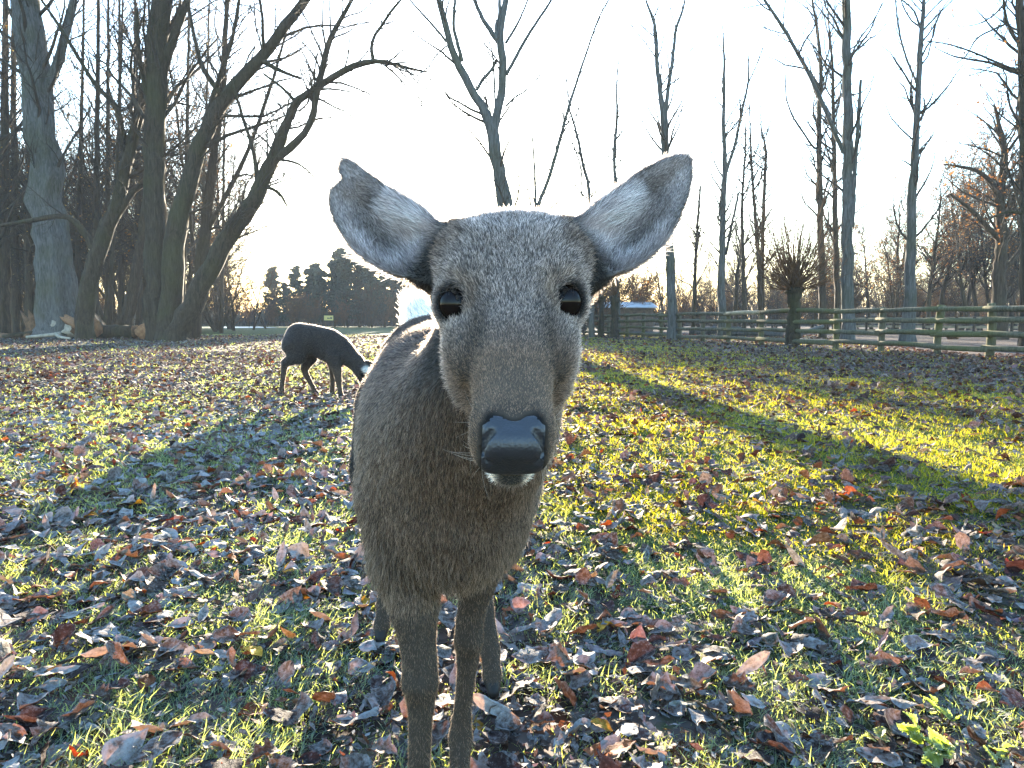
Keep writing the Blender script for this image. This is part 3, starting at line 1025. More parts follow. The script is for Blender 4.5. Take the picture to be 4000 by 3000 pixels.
def tree_object(name, label, stems, Y, seed, bark, twig, group=None, lv=(10, 60, 300, 900), rough=0.05, up=0.10, dy=None, t0=0.35, lf=0.35, lmax=5.0, flare=1.25, leaves=None, ang=(0.45, 1.0), rf1=0.40):
    rng = np.random.default_rng(seed)
    S = []
    for k, st in enumerate(stems):
        p, r = trace(st, Y, rng, 0.0 if dy is None else dy[k])
        S.append((p, r))
    # main stem goes down to the ground with a root flare
    p, r = S[0]
    if p[0, 2] > 0.02 or True:
        g = p[0].copy(); g[2] = -0.12
        if p[0, 2] < 0.25:
            p[0, 2] = 0.25
        mid = p[0].copy()
        p = np.concatenate([[g], p]); r = np.concatenate([[r[0] * flare], r])
        S[0] = (p, r)
    base = np.array([p[0, 0], p[0, 1], 0.0])
    parts_t, batch_p, batch_r = [], [], []
    for k, (p, r) in enumerate(S):
        K = 40 if k == 0 else 22
        pp, rr = smooth_stem(p, r, K)
        pp[1:] += rng.normal(0, 0.10, (K - 1, 3)) * rr[1:, None] * np.array([1, 1, 0.3])
        parts_t.append(tubes(pp[None], rr[None], (22 if r.max() > 0.25 else 13) if r.max() > 0.08 else 7, rough * (1.3 if r.max() > 0.25 else 1.0), rng))
        q, s = resample(pp, rr, 16)
        batch_p.append(q); batch_r.append(s)
    B = np.array(batch_p); BR = np.array(batch_r)
    root = empty(name, tuple(base))
    Vt, Qt = join(parts_t)
    link('trunk', mesh_data('trunk', Vt - base, Qt, [M[bark]]), root)
    crown = []
    l1, r1 = spawn(B, BR, lv[0], rng, t0, 1.0, ang, lf, lmax, 0.6, 8, up, 0.16, rf1, 0.010)
    crown.append(tubes(l1, r1, 6, 0.04, rng))
    pool, poolr = l1, r1
    if lv[1]:
        src = np.concatenate([l1, np.stack([resample(q, s, 8)[0] for q, s in zip(B, BR)])]); srcr = np.concatenate([r1, np.stack([resample(q, s, 8)[1] for q, s in zip(B, BR)])])
        l2, r2 = spawn(src, srcr, lv[1], rng, 0.25, 1.0, (0.4, 1.0), 0.42, 2.6, 0.3, 6, up, 0.2, 0.5, 0.008)
        crown.append(tubes(l2, r2, 4))
        pool = l2
        if lv[2]:
            l3, r3 = spawn(l2, r2, lv[2], rng, 0.2, 1.0, (0.35, 1.0), 0.5, 1.3, 0.18, 5, up, 0.22, 0.55, 0.0055)
            crown.append(tubes(l3, r3, 3))
            pool = l3
            if lv[3]:
                l4, r4 = spawn(l3, r3, lv[3], rng, 0.2, 1.0, (0.3, 0.9), 0.6, 0.8, 0.12, 4, up, 0.2, 0.7, 0.0045)
                crown.append(tubes(l4, r4, 3))
                pool = l4
    Vc, Qc = join(crown)
    cr = link('crown', mesh_data('crown', Vc - base, Qc, [M[twig]]), root)
    if leaves:
        nl, sz, cols = leaves
        V, q, C = leaf_cards(pool, nl, sz, cols, rng)
        me = mesh_data('foliage', V - base, q, [M['dry_leaf']], smooth=False)
        vcol(me, 'leaf_col', C)
        o = link('foliage', me, cr); o['kind'] = 'stuff'
    tag(root, label, 'tree', group)
    return root

def crop(cx, cy, x0, y0, s):
    """a point of an enlarged crop, back in the 2212-wide tracing"""
    return ((x0 + cx * s) / SC, (y0 + cy * s) / SC)

def build_traced_trees():
    # ---- left wood, nearest stems
    G = 'bare trees of the left wood'
    tree_object('poplar_tree', 'thickest pale grey trunk of the left wood, rising behind the broken logs',
        [[(128, 690, 84), (118, 560, 68), (103, 420, 61), (84, 230, 55), (60, 40, 50), (45, -160, 44), (30, -420, 36), (22, -640, 18)],
         [(84, 230, 22), (130, 120, 18), (160, 0, 14), (200, -160, 8)], [(66, 60, 24), (10, -60, 18), (-40, -220, 10)]],
        36, 1, 'bark_grey', 'twig', G, (18, 130, 640, 1500), flare=1.35, up=0.02, t0=0.15)
    tree_object('willow_tree', 'dark forked willow leaning right, growing in front of the split logs',
        [[(183, 726, 38), (188, 640, 36), (212, 545, 33), (248, 455, 29), (274, 350, 24), (300, 250, 21), (330, 120, 17), (352, 20, 13), (372, -120, 9), (400, -300, 5)],
         [(222, 520, 19), (262, 450, 15), (296, 408, 11), (345, 385, 6)], [(274, 350, 15), (255, 240, 12), (205, 180, 9), (130, 60, 7), (90, 0, 5)],
         [(210, 545, 16), (150, 470, 12), (60, 478, 9), (-10, 490, 6)]],
        33, 2, 'bark_dark', 'twig', G, (22, 160, 950, 2700), up=0.03)
    tree_object('willow_tree', 'straight upright trunk in the middle of the clump of leaning willows',
        [[(343, 735, 50), (336, 620, 44), (334, 440, 41), (338, 240, 40), (346, 60, 40), (352, -120, 32), (360, -320, 22), (362, -560, 10)],
         [(340, 180, 24), (372, 90, 19), (398, 20, 15), (430, -80, 9)], [(340, 300, 16), (318, 200, 12), (300, 120, 9), (296, 20, 6)]],
        31.5, 3, 'bark_dark', 'twig', G, (20, 150, 900, 2500), up=0.06)
    tree_object('willow_tree', 'mossy willow stem leaning right, second from the open meadow',
        [[(366, 735, 44), (370, 620, 40), (378, 505, 38), (402, 410, 33), (436, 300, 28), (484, 212, 25), (560, 128, 21), (650, 12, 17), (720, -90, 13), (800, -240, 8)],
         [(436, 300, 13), (470, 180, 10), (500, 90, 8), (520, -20, 6)], [(560, 128, 11), (600, 150, 8), (650, 170, 5)], [(484, 212, 12), (440, 150, 10), (420, 80, 7), (400, -30, 5)]],
        31, 4, 'bark_dark', 'twig', G, (20, 150, 900, 2500), up=0.06)
    tree_object('willow_tree', 'most slanting willow, its long forked limb arching out over the meadow',
        [[(382, 737, 46), (424, 640, 40), (482, 530, 36), (544, 442, 31), (580, 362, 27), (604, 300, 23), (622, 262, 17), (640, 222, 15), (690, 186, 14), (752, 148, 13), (815, 132, 10), (868, 144, 6), (925, 156, 3)],
         [(588, 350, 19), (640, 306, 16), (672, 262, 14), (684, 200, 14), (700, 130, 13), (716, 78, 11), (740, 36, 9), (764, -10, 7), (800, -90, 4)],
         [(806, 132, 8), (804, 90, 7), (828, 50, 6), (852, 16, 5), (900, -40, 3)],
         [(560, 420, 10), (548, 330, 8), (520, 240, 6), (500, 170, 4)], [(604, 345, 6), (640, 352, 5), (668, 372, 3.5), (692, 398, 2)], [(560, 398, 8), (600, 415, 7), (620, 445, 4)],
         [(640, 222, 8), (610, 190, 6), (570, 160, 4)]],
        30.5, 5, 'bark_dark', 'twig', G, (18, 160, 900, 2500), up=0.03, lf=0.22)
    tree_object('slender_tree', 'slim straight stem just right of the clump of leaning willows',
        [[(412, 720, 26), (428, 610, 23), (444, 500, 20), (452, 410, 18), (466, 300, 14), (480, 180, 11), (488, 40, 8), (495, -160, 4)],
         [(446, 500, 11), (500, 400, 9), (545, 300, 8), (590, 170, 6), (620, 60, 4)]],
        35, 6, 'bark_brown', 'twig', G, (18, 130, 640, 1500), up=0.08)
    tree_object('slender_tree', 'slim dark trunk leaning right between the forked willow and the clump',
        [[(272, 704, 26), (286, 640, 24), (306, 530, 20), (320, 410, 17), (330, 300, 14), (345, 150, 10), (350, -20, 7), (352, -200, 3)]],
        38, 7, 'bark_brown', 'twig', G, (18, 130, 640, 1500), up=0.06)
    thin = ((8, 26, 40, 4, 'stout dark trunk left of the thickest pale trunk'), (34, 20, 46, -6, 'straight thin trunk left of and behind the thickest pale trunk'), (62, 16, 44, 2, 'thin trunk half hidden by the thickest pale trunk'),
            (205, 16, 42, 8, 'thin straight trunk behind the forked willow'), (232, 13, 48, 2, 'thinner of two straight poles right of the forked willow'), (300, 15, 46, -8, 'thin trunk leaning left just before the willow clump'),
            (395, 12, 44, 14, 'thin trunk seen between the two leaning willow stems'), (236, 10, 40, 30, 'slanting thin pole crossing behind the forked willow'), (-30, 28, 38, 10, 'stout dark trunk at the outer end of the left wood'),
            (165, 12, 50, 16, 'thin pole between the pale trunk and the forked willow'), (430, 9, 48, 22, 'very thin pole beside the slim straight stem'), (478, 8, 52, 10, 'outermost very thin pole towards the open meadow'), (262, 12, 52, -4, 'thin pole behind the slim trunk that leans right'))
    for k, (x, w, Y, lean, lab) in enumerate(thin, 1):
        tree_object('woodland_tree', lab,
            [[(x, 712, w), (x + lean * 0.2, 560, w * 0.85), (x + lean * 0.5, 380, w * 0.7), (x + lean * 0.8, 180, w * 0.5), (x + lean, -20, w * 0.33), (x + lean * 1.2, -220, w * 0.15)]],
            Y, 20 + k, 'bark_brown', 'twig', 'thin trees of the left wood', (16, 80, 380, 900), up=0.10, t0=0.15, lf=0.28, leaves=(160, 0.05, [(0.20, 0.13, 0.03), (0.14, 0.075, 0.03)]))
    # ---- centre
    C5 = lambda pts: [(*crop(a, b, 1600, 0, 0.5425), w * 0.5425 / SC) for a, b, w in pts]
    tree_object('poplar_tree', 'forked grey poplar rising right behind the near deer head',
        [C5([(760, 2550, 150), (735, 1900, 128), (700, 1500, 112), (652, 1290, 92), (618, 1080, 86), (590, 930, 84), (540, 800, 62), (452, 660, 58), (370, 500, 54), (302, 350, 48), (252, 150, 44), (212, 0, 36), (170, -200, 26), (120, -460, 12)]),
         C5([(600, 960, 70), (636, 800, 62), (664, 650, 58), (668, 450, 56), (652, 290, 52), (668, 120, 46), (690, 0, 42), (700, -200, 30), (690, -480, 12)]),
         C5([(640, 300, 40), (590, 230, 36), (530, 140, 30), (462, -10, 24), (400, -200, 12)]), C5([(640, 280, 30), (625, 200, 30), (650, 90, 26), (640, -60, 20), (600, -300, 8)]),
         C5([(695, 540, 26), (750, 440, 24), (830, 290, 22), (920, 150, 19), (1020, 0, 16), (1120, -200, 8)]), C5([(690, 310, 20), (760, 200, 17), (800, 120, 14), (850, 0, 11), (900, -160, 6)]),
         C5([(484, 650, 20), (520, 580, 24), (590, 500, 22), (630, 430, 20)]), C5([(378, 440, 30), (352, 330, 27), (316, 190, 24), (326, 0, 20), (340, -200, 9)]),
         C5([(690, 770, 14), (760, 700, 13), (850, 640, 11), (955, 510, 8), (1020, 320, 5)]), C5([(265, 300, 18), (200, 220, 17), (120, 130, 15), (20, 20, 12), (-100, -120, 6)]), C5([(270, 330, 12), (190, 400, 11), (130, 490, 10), (60, 530, 8), (0, 515, 5)]),
         C5([(620, 840, 16), (612, 640, 15), (600, 440, 13), (585, 330, 10), (540, 240, 6)]), C5([(484, 640, 10), (465, 540, 9), (440, 470, 6), (390, 430, 4)])],
        27, 41, 'bark_grey', 'twig', None, (8, 50, 220, 400), rf1=0.25, rough=0.03, up=0.10, lf=0.12, lmax=1.6, t0=0.45, flare=1.2)
    V = 'slender young poplars in the open behind the near deer'
    tree_object('poplar_tree', 'thin V-shaped young poplar behind the crown of the near deer',
        [C5([(905, 2300, 40), (908, 1700, 34), (922, 1500, 30), (1000, 1290, 27), (1080, 1020, 24), (1150, 760, 21), (1240, 480, 16), (1350, 160, 11), (1430, 0, 8), (1520, -200, 4)]),
         C5([(908, 1500, 22), (902, 1260, 17), (882, 960, 11), (872, 880, 5)]), C5([(885, 1560, 16), (862, 1420, 12), (835, 1300, 8), (810, 1050, 5)])],
        36, 42, 'bark_grey', 'twig', V, (10, 40, 160, 200), rf1=0.28, up=0.14, lf=0.12, lmax=1.6)
    tree_object('poplar_tree', 'young poplar with two crossing thin stems by the near ear tip',
        [C5([(1310, 2300, 40), (1300, 1700, 30), (1290, 1360, 25), (1240, 1160, 22), (1215, 1010, 19), (1180, 880, 15), (1150, 780, 12), (1130, 560, 8), (1125, 300, 4)]),
         C5([(1240, 1450, 16), (1238, 1250, 14), (1200, 1100, 12), (1150, 990, 10), (1110, 930, 7)]), C5([(1290, 1340, 11), (1320, 1230, 9), (1345, 1100, 5)])],
        38, 43, 'bark_grey', 'twig', V, (10, 40, 160, 200), rf1=0.28, up=0.14, lf=0.12, lmax=1.6)
    tree_object('poplar_tree', 'thin single-stemmed poplar between the deer ears, upper half bare',
        [C5([(1500, 2300, 34), (1490, 1700, 28), (1478, 1230, 24), (1476, 1050, 22), (1494, 850, 18), (1490, 660, 13), (1500, 480, 9), (1520, 260, 5)]), C5([(1500, 850, 9), (1535, 770, 7), (1555, 690, 4)])],
        40, 44, 'bark_grey', 'twig', V, (10, 40, 160, 200), rf1=0.28, up=0.14, lf=0.12, lmax=1.6)
    tree_object('poplar_tree', 'tall poplar forking into a narrow V above the right ear tip',
        [C5([(1895, 2300, 66), (1870, 1700, 58), (1850, 1300, 54), (1838, 1040, 50), (1832, 850, 44), (1800, 640, 30), (1782, 430, 27), (1772, 250, 23), (1752, 130, 18), (1700, 0, 11), (1660, -160, 5)]),
         C5([(1838, 860, 30), (1868, 600, 27), (1896, 420, 24), (1918, 210, 20), (1970, 60, 15), (2000, -120, 7)]), C5([(1780, 430, 11), (1700, 310, 9), (1600, 190, 7), (1500, 20, 4)]), C5([(1918, 210, 9), (1885, 90, 7), (1860, 0, 4)]), C5([(1752, 130, 10), (1790, 60, 7), (1810, 0, 4)])],
        33, 45, 'bark_grey', 'twig', V, (10, 40, 160, 200), rf1=0.28, up=0.14, lf=0.10, lmax=1.6)
    # ---- right: poplars behind the fence
    R4 = lambda pts: [(*crop(a, b, 2700, 0, 1300 / 1540.0), w * (1300 / 1540.0) / SC) for a, b, w in pts]
    GR = 'tall bare poplars behind the fence'
    tree_object('poplar_tree', 'tallest thick pale poplar trunk, directly behind the fence right of the pollard willow',
        [R4([(722, 1580, 66), (726, 1440, 54), (722, 1200, 48), (724, 900, 46), (726, 600, 42), (722, 380, 38), (720, 160, 36), (716, 0, 33), (712, -240, 24), (708, -560, 10)]),
         R4([(705, 710, 17), (660, 600, 19), (600, 460, 18), (545, 340, 17), (490, 240, 16), (420, 120, 14), (340, 0, 11), (280, -100, 5)]),
         R4([(745, 1050, 20), (756, 800, 19), (770, 600, 17), (778, 480, 14), (784, 370, 12)]), R4([(728, 280, 9), (780, 180, 8), (840, 100, 6), (895, 0, 4)]), R4([(700, 180, 9), (640, 100, 7), (570, 10, 5)]), R4([(740, 440, 8), (800, 420, 5), (850, 350, 3)]), R4([(735, 230, 7), (800, 180, 5), (830, 170, 3)])],
        28, 51, 'bark_grey', 'twig', GR, (12, 60, 260, 500), rf1=0.26, up=0.12, lf=0.10, lmax=2.0, t0=0.3)
    tree_object('poplar_tree', 'tall grey poplar between the pollard willow and the oak, with stubby forks near the top',
        [R4([(1002, 1540, 60), (1010, 1380, 46), (1016, 1100, 38), (1020, 900, 35), (1034, 740, 31), (1042, 560, 25), (1052, 380, 22), (1060, 220, 20), (1072, 80, 16), (1080, -80, 11), (1090, -300, 5)]),
         R4([(1046, 390, 10), (1000, 280, 9), (965, 160, 8), (945, 0, 6)]), R4([(1030, 650, 9), (975, 600, 7), (920, 535, 5), (890, 450, 3)]), R4([(1024, 770, 9), (985, 745, 6), (965, 740, 4)]), R4([(1065, 150, 10), (1120, 90, 8), (1210, 0, 5)]), R4([(1060, 130, 9), (1030, 50, 7), (975, 0, 5)]), R4([(1040, 660, 6), (1090, 600, 4), (1135, 540, 3)])],
        30, 52, 'bark_grey', 'twig', GR, (12, 60, 260, 500), rf1=0.26, up=0.12, lf=0.10, lmax=2.0, t0=0.3)
    tree_object('poplar_tree', 'slim brown poplar just left of the tallest trunk, with one bent side limb',
        [R4([(606, 1500, 34), (604, 1200, 28), (596, 950, 25), (590, 700, 22), (592, 520, 19), (600, 330, 16), (585, 150, 12), (560, 0, 8), (545, -200, 4)]),
         R4([(588, 690, 12), (560, 675, 11), (510, 600, 10), (470, 540, 9), (440, 450, 7), (436, 340, 4)]), R4([(600, 330, 8), (640, 220, 7), (620, 100, 5), (600, 0, 3)])],
        36, 53, 'bark_brown', 'twig', GR, (14, 70, 280, 500), rf1=0.28, up=0.14, lf=0.12, lmax=2.2, t0=0.3)
    tree_object('poplar_tree', 'slim poplar crowding the left side of the tallest trunk',
        [R4([(680, 1500, 30), (672, 1200, 26), (664, 900, 22), (660, 640, 19), (656, 480, 16), (655, 330, 12), (640, 150, 8), (630, 0, 4)]), R4([(662, 470, 8), (620, 400, 6), (600, 300, 4)])],
        37, 54, 'bark_brown', 'twig', GR, (14, 70, 280, 500), rf1=0.28, up=0.14, lf=0.12, lmax=2.2, t0=0.3)
    tree_object('poplar_tree', 'pale poplar splitting in two halfway up, left of the pollard willow',
        [R4([(140, 1500, 34), (142, 1200, 28), (146, 980, 24), (156, 800, 20), (150, 600, 15), (152, 400, 12), (152, 250, 8), (145, 120, 4)]),
         R4([(160, 800, 16), (200, 680, 14), (230, 540, 12), (262, 390, 9), (265, 300, 6), (262, 200, 3)]), R4([(262, 390, 6), (310, 280, 5), (350, 160, 3)]), R4([(160, 1180, 14), (185, 1050, 12), (205, 960, 11), (220, 890, 9)])],
        40, 55, 'bark_grey', 'twig', GR, (12, 60, 220, 400), rf1=0.28, up=0.14, lf=0.10, lmax=2.0, t0=0.4)
    for kk, (pts, lab) in enumerate((
        (R4([(245, 1480, 20), (240, 1200, 17), (236, 950, 13), (250, 700, 9), (252, 560, 5)]), 'thin pole-like poplar standing alone left of the pollard willow'),
        (R4([(318, 1480, 26), (316, 1250, 22), (300, 1050, 17), (285, 850, 13), (275, 650, 9), (270, 480, 5)]), 'slender poplar left of the pollard willow, tapering to a point'),
        (R4([(325, 1480, 22), (330, 1150, 18), (338, 900, 15), (345, 700, 11), (325, 600, 7), (322, 480, 4)]), 'slender poplar with a kinked top left of the pollard willow'),
        (R4([(10, 1460, 18), (20, 1200, 15), (32, 1000, 12), (42, 860, 9)]), 'bare broken-topped pole just right of the deer ear'),
        (R4([(205, 1480, 20), (208, 1350, 18), (212, 1260, 14), (230, 1150, 9), (200, 1050, 5)]), 'short thin trunk among the poplars by the far fence'))):
        tree_object('poplar_tree', lab, [pts], 42 + kk * 2, 60 + kk, 'bark_brown', 'twig', GR, (12, 50, 200, 300), rf1=0.28, up=0.16, lf=0.10, lmax=1.8, t0=0.35)
    # ---- far right: oak with brown leaves, tree at the frame edge
    brown = [(0.16, 0.075, 0.028), (0.20, 0.11, 0.04), (0.11, 0.055, 0.025)]
    tree_object('oak_tree', 'spreading oak with brown leaves on the right behind the fence',
        [R4([(1430, 1500, 60), (1420, 1300, 52), (1440, 1100, 44), (1430, 900, 36), (1450, 700, 26), (1420, 560, 14), (1400, 480, 6)]),
         R4([(1440, 1120, 30), (1360, 1040, 24), (1280, 960, 18), (1200, 900, 10)]), R4([(1440, 900, 26), (1340, 800, 18), (1240, 770, 12), (1170, 760, 6)]), R4([(1440, 1000, 28), (1500, 900, 22), (1540, 760, 14), (1580, 640, 7)]),
         R4([(1425, 1260, 26), (1500, 1190, 20), (1560, 1080, 12)]), R4([(1450, 720, 16), (1520, 620, 10), (1560, 520, 5)])],
        34, 71, 'bark_brown', 'twig', None, (40, 200, 800, 1600), up=0.05, lf=0.5, lmax=3.2, t0=0.3, leaves=(900, 0.07, brown))
    tree_object('oak_tree', 'dark trunk at the right edge with long branches reaching over the fence',
        [R4([(1560, 1560, 70), (1552, 1300, 54), (1548, 900, 46), (1540, 500, 42), (1532, 200, 36), (1520, 0, 30), (1515, -240, 20), (1510, -500, 8)]),
         R4([(1538, 345, 15), (1460, 322, 13), (1380, 290, 11), (1290, 275, 9), (1200, 255, 6), (1120, 215, 3)]), R4([(1536, 340, 12), (1440, 300, 10), (1300, 240, 8), (1190, 205, 6), (1090, 190, 4)]), R4([(1530, 215, 18), (1480, 150, 15), (1455, 70, 12), (1445, 0, 9), (1440, -100, 5)]),
         R4([(1456, 110, 9), (1390, 140, 8), (1320, 180, 7), (1270, 260, 5), (1200, 310, 3)]), R4([(1446, 20, 8), (1400, 70, 7), (1330, 110, 5), (1240, 125, 3)]), R4([(1550, 1000, 20), (1480, 980, 14), (1380, 1010, 9)]), R4([(1548, 860, 20), (1600, 740, 14), (1640, 600, 8)])],
        25, 72, 'bark_dark', 'twig', None, (26, 130, 500, 900), up=0.04, lf=0.22, lmax=2.0, t0=0.25, leaves=(260, 0.045, brown))

def build_pollards():
    def pollard(x, base_y, top_y, w, Y, seed, label, nshoot=90, spread=1.0, ht=2.3):
        rng = np.random.default_rng(seed)
        b = P(x * SC, base_y * SC, Y); b[2] = 0
        top = P((x + 2) * SC, top_y * SC, Y)
        r = w * SC * 0.5 * Y / FPX
        root = empty('pollard_willow', tuple(b))
        pts = np.array([[0, 0, -0.1], [0.0, 0, 0.25], [r * 0.1, 0, (top[2]) * 0.5], [0, 0, top[2] * 0.82], [0, 0, top[2] * 0.95], [0, 0, top[2] * 1.03]])
        rad = np.array([r * 1.25, r * 1.08, r * 0.92, r * 1.0, r * 1.45, r * 0.7])
        pp, rr = smooth_stem(pts, rad, 26)
        pp[1:] += rng.normal(0, 0.06, (25, 3)) * rr[1:, None]
        V, Q = tubes(pp[None], rr[None], 14, 0.09, rng)
        link('trunk', mesh_data('trunk', V, Q, [M['bark_dark']]), root)
        n = nshoot
        az = rng.random(n) * 2 * np.pi; el = rng.uniform(0.05, 1.5, n)
        d = np.stack([np.cos(az) * np.cos(el), np.sin(az) * np.cos(el), np.sin(el)], 1)
        K = 7
        out = np.zeros((n, K, 3)); out[:, 0] = np.array([0, 0, top[2] * 0.96]) + d * r * 0.9
        L = ht * rng.uniform(0.3, 1.0, n) * (0.35 + 0.65 * np.sin(el)) * spread
        for k in range(1, K):
            out[:, k] = out[:, k - 1] + d * (L / (K - 1))[:, None]
            d = unit(d + rng.normal(0, 0.10, (n, 3)) + np.array([0, 0, 0.10]))
        R = (0.011 + 0.008 * rng.random(n))[:, None] * np.linspace(1, 0.25, K)[None]
        l2, r2 = spawn(out, R, n * 6, rng, 0.15, 1.0, (0.3, 0.9), 0.4, 0.8, 0.15, 4, 0.06, 0.15, 0.6, 0.004)
        V, Q = join([tubes(out, R, 5), tubes(l2, r2, 3)])
        link('crown', mesh_data('crown', V, Q, [M['twig_red']]), root)
        tag(root, label, 'tree', 'pollard willows along the fence')
    pollard(1712, 744, 622, 27, 24.5, 81, 'pollard willow with bushy red-brown shoots in front of the fence', 230, 1.0, 4.2)
    pollard(1327, 724, 640, 15, 37, 82, 'small pollard willow with few shoots at the far end of the fence', 50, 0.8, 2.0)
    pollard(1298, 722, 640, 12, 39, 83, 'smallest pollard willow, beside the near deer cheek by the far fence', 40, 0.8, 1.8)
# ------------------------------------------------------------------ woods in the distance: a few kinds of tree, each standing tree an object
def wood_proto(seed, h, r, lv, up, lf, leaves=None, stems=1, twig='twig', bark='bark_brown', t0=0.25, fork=False):
    rng = np.random.default_rng(seed)
    B, BR = [], []
    tp = []
    for s in range(stems):
        K = 14
        z = np.linspace(-0.1, h * rng.uniform(0.85, 1.0), K)
        off = np.cumsum(rng.normal(0, 0.05 * h / K * 2.2, (K, 2)), 0)
        off -= off[0]
        lean = rng.normal(0, 0.08, 2) * (2.5 if stems > 1 else 1)
        p = np.stack([off[:, 0] + lean[0] * z, off[:, 1] + lean[1] * z, z], 1)
        rr = r * np.linspace(1.0, 0.12, K) * (0.7 if stems > 1 else 1)
        rr[0] *= 1.25
        tp.append(tubes(p[None], rr[None], 7, 0.05, rng))
        q, w = resample(p, rr, 16)
        B.append(q); BR.append(w)
    B = np.array(B); BR = np.array(BR)
    V, Q = join(tp)
    trunk = mesh_data('trunk', V, Q, [M[bark]])
    l1, r1 = spawn(B, BR, lv[0], rng, t0, 1.0, (0.4, 1.05), lf, 5, 0.6, 7, up, 0.16, 0.5, 0.018)
    l2, r2 = spawn(l1, r1, lv[1], rng, 0.2, 1.0, (0.35, 1.0), 0.5, 2.4, 0.4, 5, up, 0.2, 0.6, 0.013)
    l3, r3 = spawn(l2, r2, lv[2], rng, 0.2, 1.0, (0.35, 1.0), 0.7, 1.6, 0.35, 4, up, 0.2, 0.7, 0.010)
    V, Q = join([tubes(l1, r1, 4), tubes(l2, r2, 3), tubes(l3, r3, 3)])
    crown = mesh_data('crown', V, Q, [M[twig]])
    fol = None
    if leaves:
        V, q, C = leaf_cards(l3, leaves[0], leaves[1], leaves[2], rng)
        fol = mesh_data('foliage', V, q, [M['dry_leaf']], smooth=False)
        vcol(fol, 'leaf_col', C)
    return trunk, crown, fol

def pine_proto(seed, h, r):
    rng = np.random.default_rng(seed)
    z = np.linspace(-0.1, h, 12)
    p = np.stack([0.02 * h * np.sin(z * 0.5), 0 * z, z], 1)
    V, Q = tubes(p[None], (r * np.linspace(1, 0.15, 12))[None], 7, 0.04, rng)
    trunk = mesh_data('trunk', V, Q, [M['bark_brown']])
    nb = 90
    zb = h * (0.12 + 0.88 * rng.random(nb))
    rad = (0.24 * h) * (1.1 - zb / h) ** 0.6 * rng.uniform(0.35, 1.25, nb)
    az = rng.random(nb) * 6.283
    B0 = np.stack([0 * zb, 0 * zb, zb], 1)
    B1 = B0 + np.stack([np.cos(az) * rad, np.sin(az) * rad, rad * rng.uniform(-0.1, 0.5, nb)], 1)
    bp = np.stack([B0, (B0 + B1) / 2 + [0, 0, 0.1], B1], 1)
    Vb, Qb = tubes(bp, np.tile([0.05, 0.035, 0.015], (nb, 1)), 4)
    nn = 14000
    i = rng.integers(0, nb, nn)
    t = rng.random(nn) ** 0.6
    c = B0[i] * (1 - t[:, None]) + B1[i] * t[:, None] + rng.normal(0, 0.026 * h, (nn, 3)) * np.array([1, 1, 0.55])
    a = unit(rng.normal(0, 1, (nn, 3))); b = unit(np.cross(a, rng.normal(0, 1, (nn, 3))))
    s = 0.0115 * h * rng.uniform(0.6, 1.4, nn)[:, None]
    Vn = np.stack([c - a * s, c + b * s * 0.7, c + a * s, c - b * s * 0.7], 1).reshape(-1, 3)
    q = np.arange(nn)[:, None] * 4 + np.arange(4)[None]
    crown = mesh_data('crown', Vn, q, [M['needles']], smooth=False)
    C = np.repeat(np.array([0.030, 0.045, 0.032]) * rng.uniform(0.5, 1.5, (nn, 1)), 4, 0)
    vcol(crown, 'leaf_col', C)
    limbs = mesh_data('limb', Vb, Qb, [M['bark_brown']])
    return trunk, crown, limbs

def place_proto(proto, name, names, label, group, x, y, s, rz, sz=1.0):
    root = empty(name, (x, y, 0.0), rz)
    root.scale = (s, s, s * sz)
    for me, nm in zip(proto, names):
        if me is not None:
            o = bpy.data.objects.new(nm, me)
            COL.objects.link(o)
            o.parent = root if nm in ('trunk', 'crown') else crown
            if nm == 'crown': crown = o
            if nm == 'foliage': o['kind'] = 'stuff'
    tag(root, label, 'tree', group)
    return root

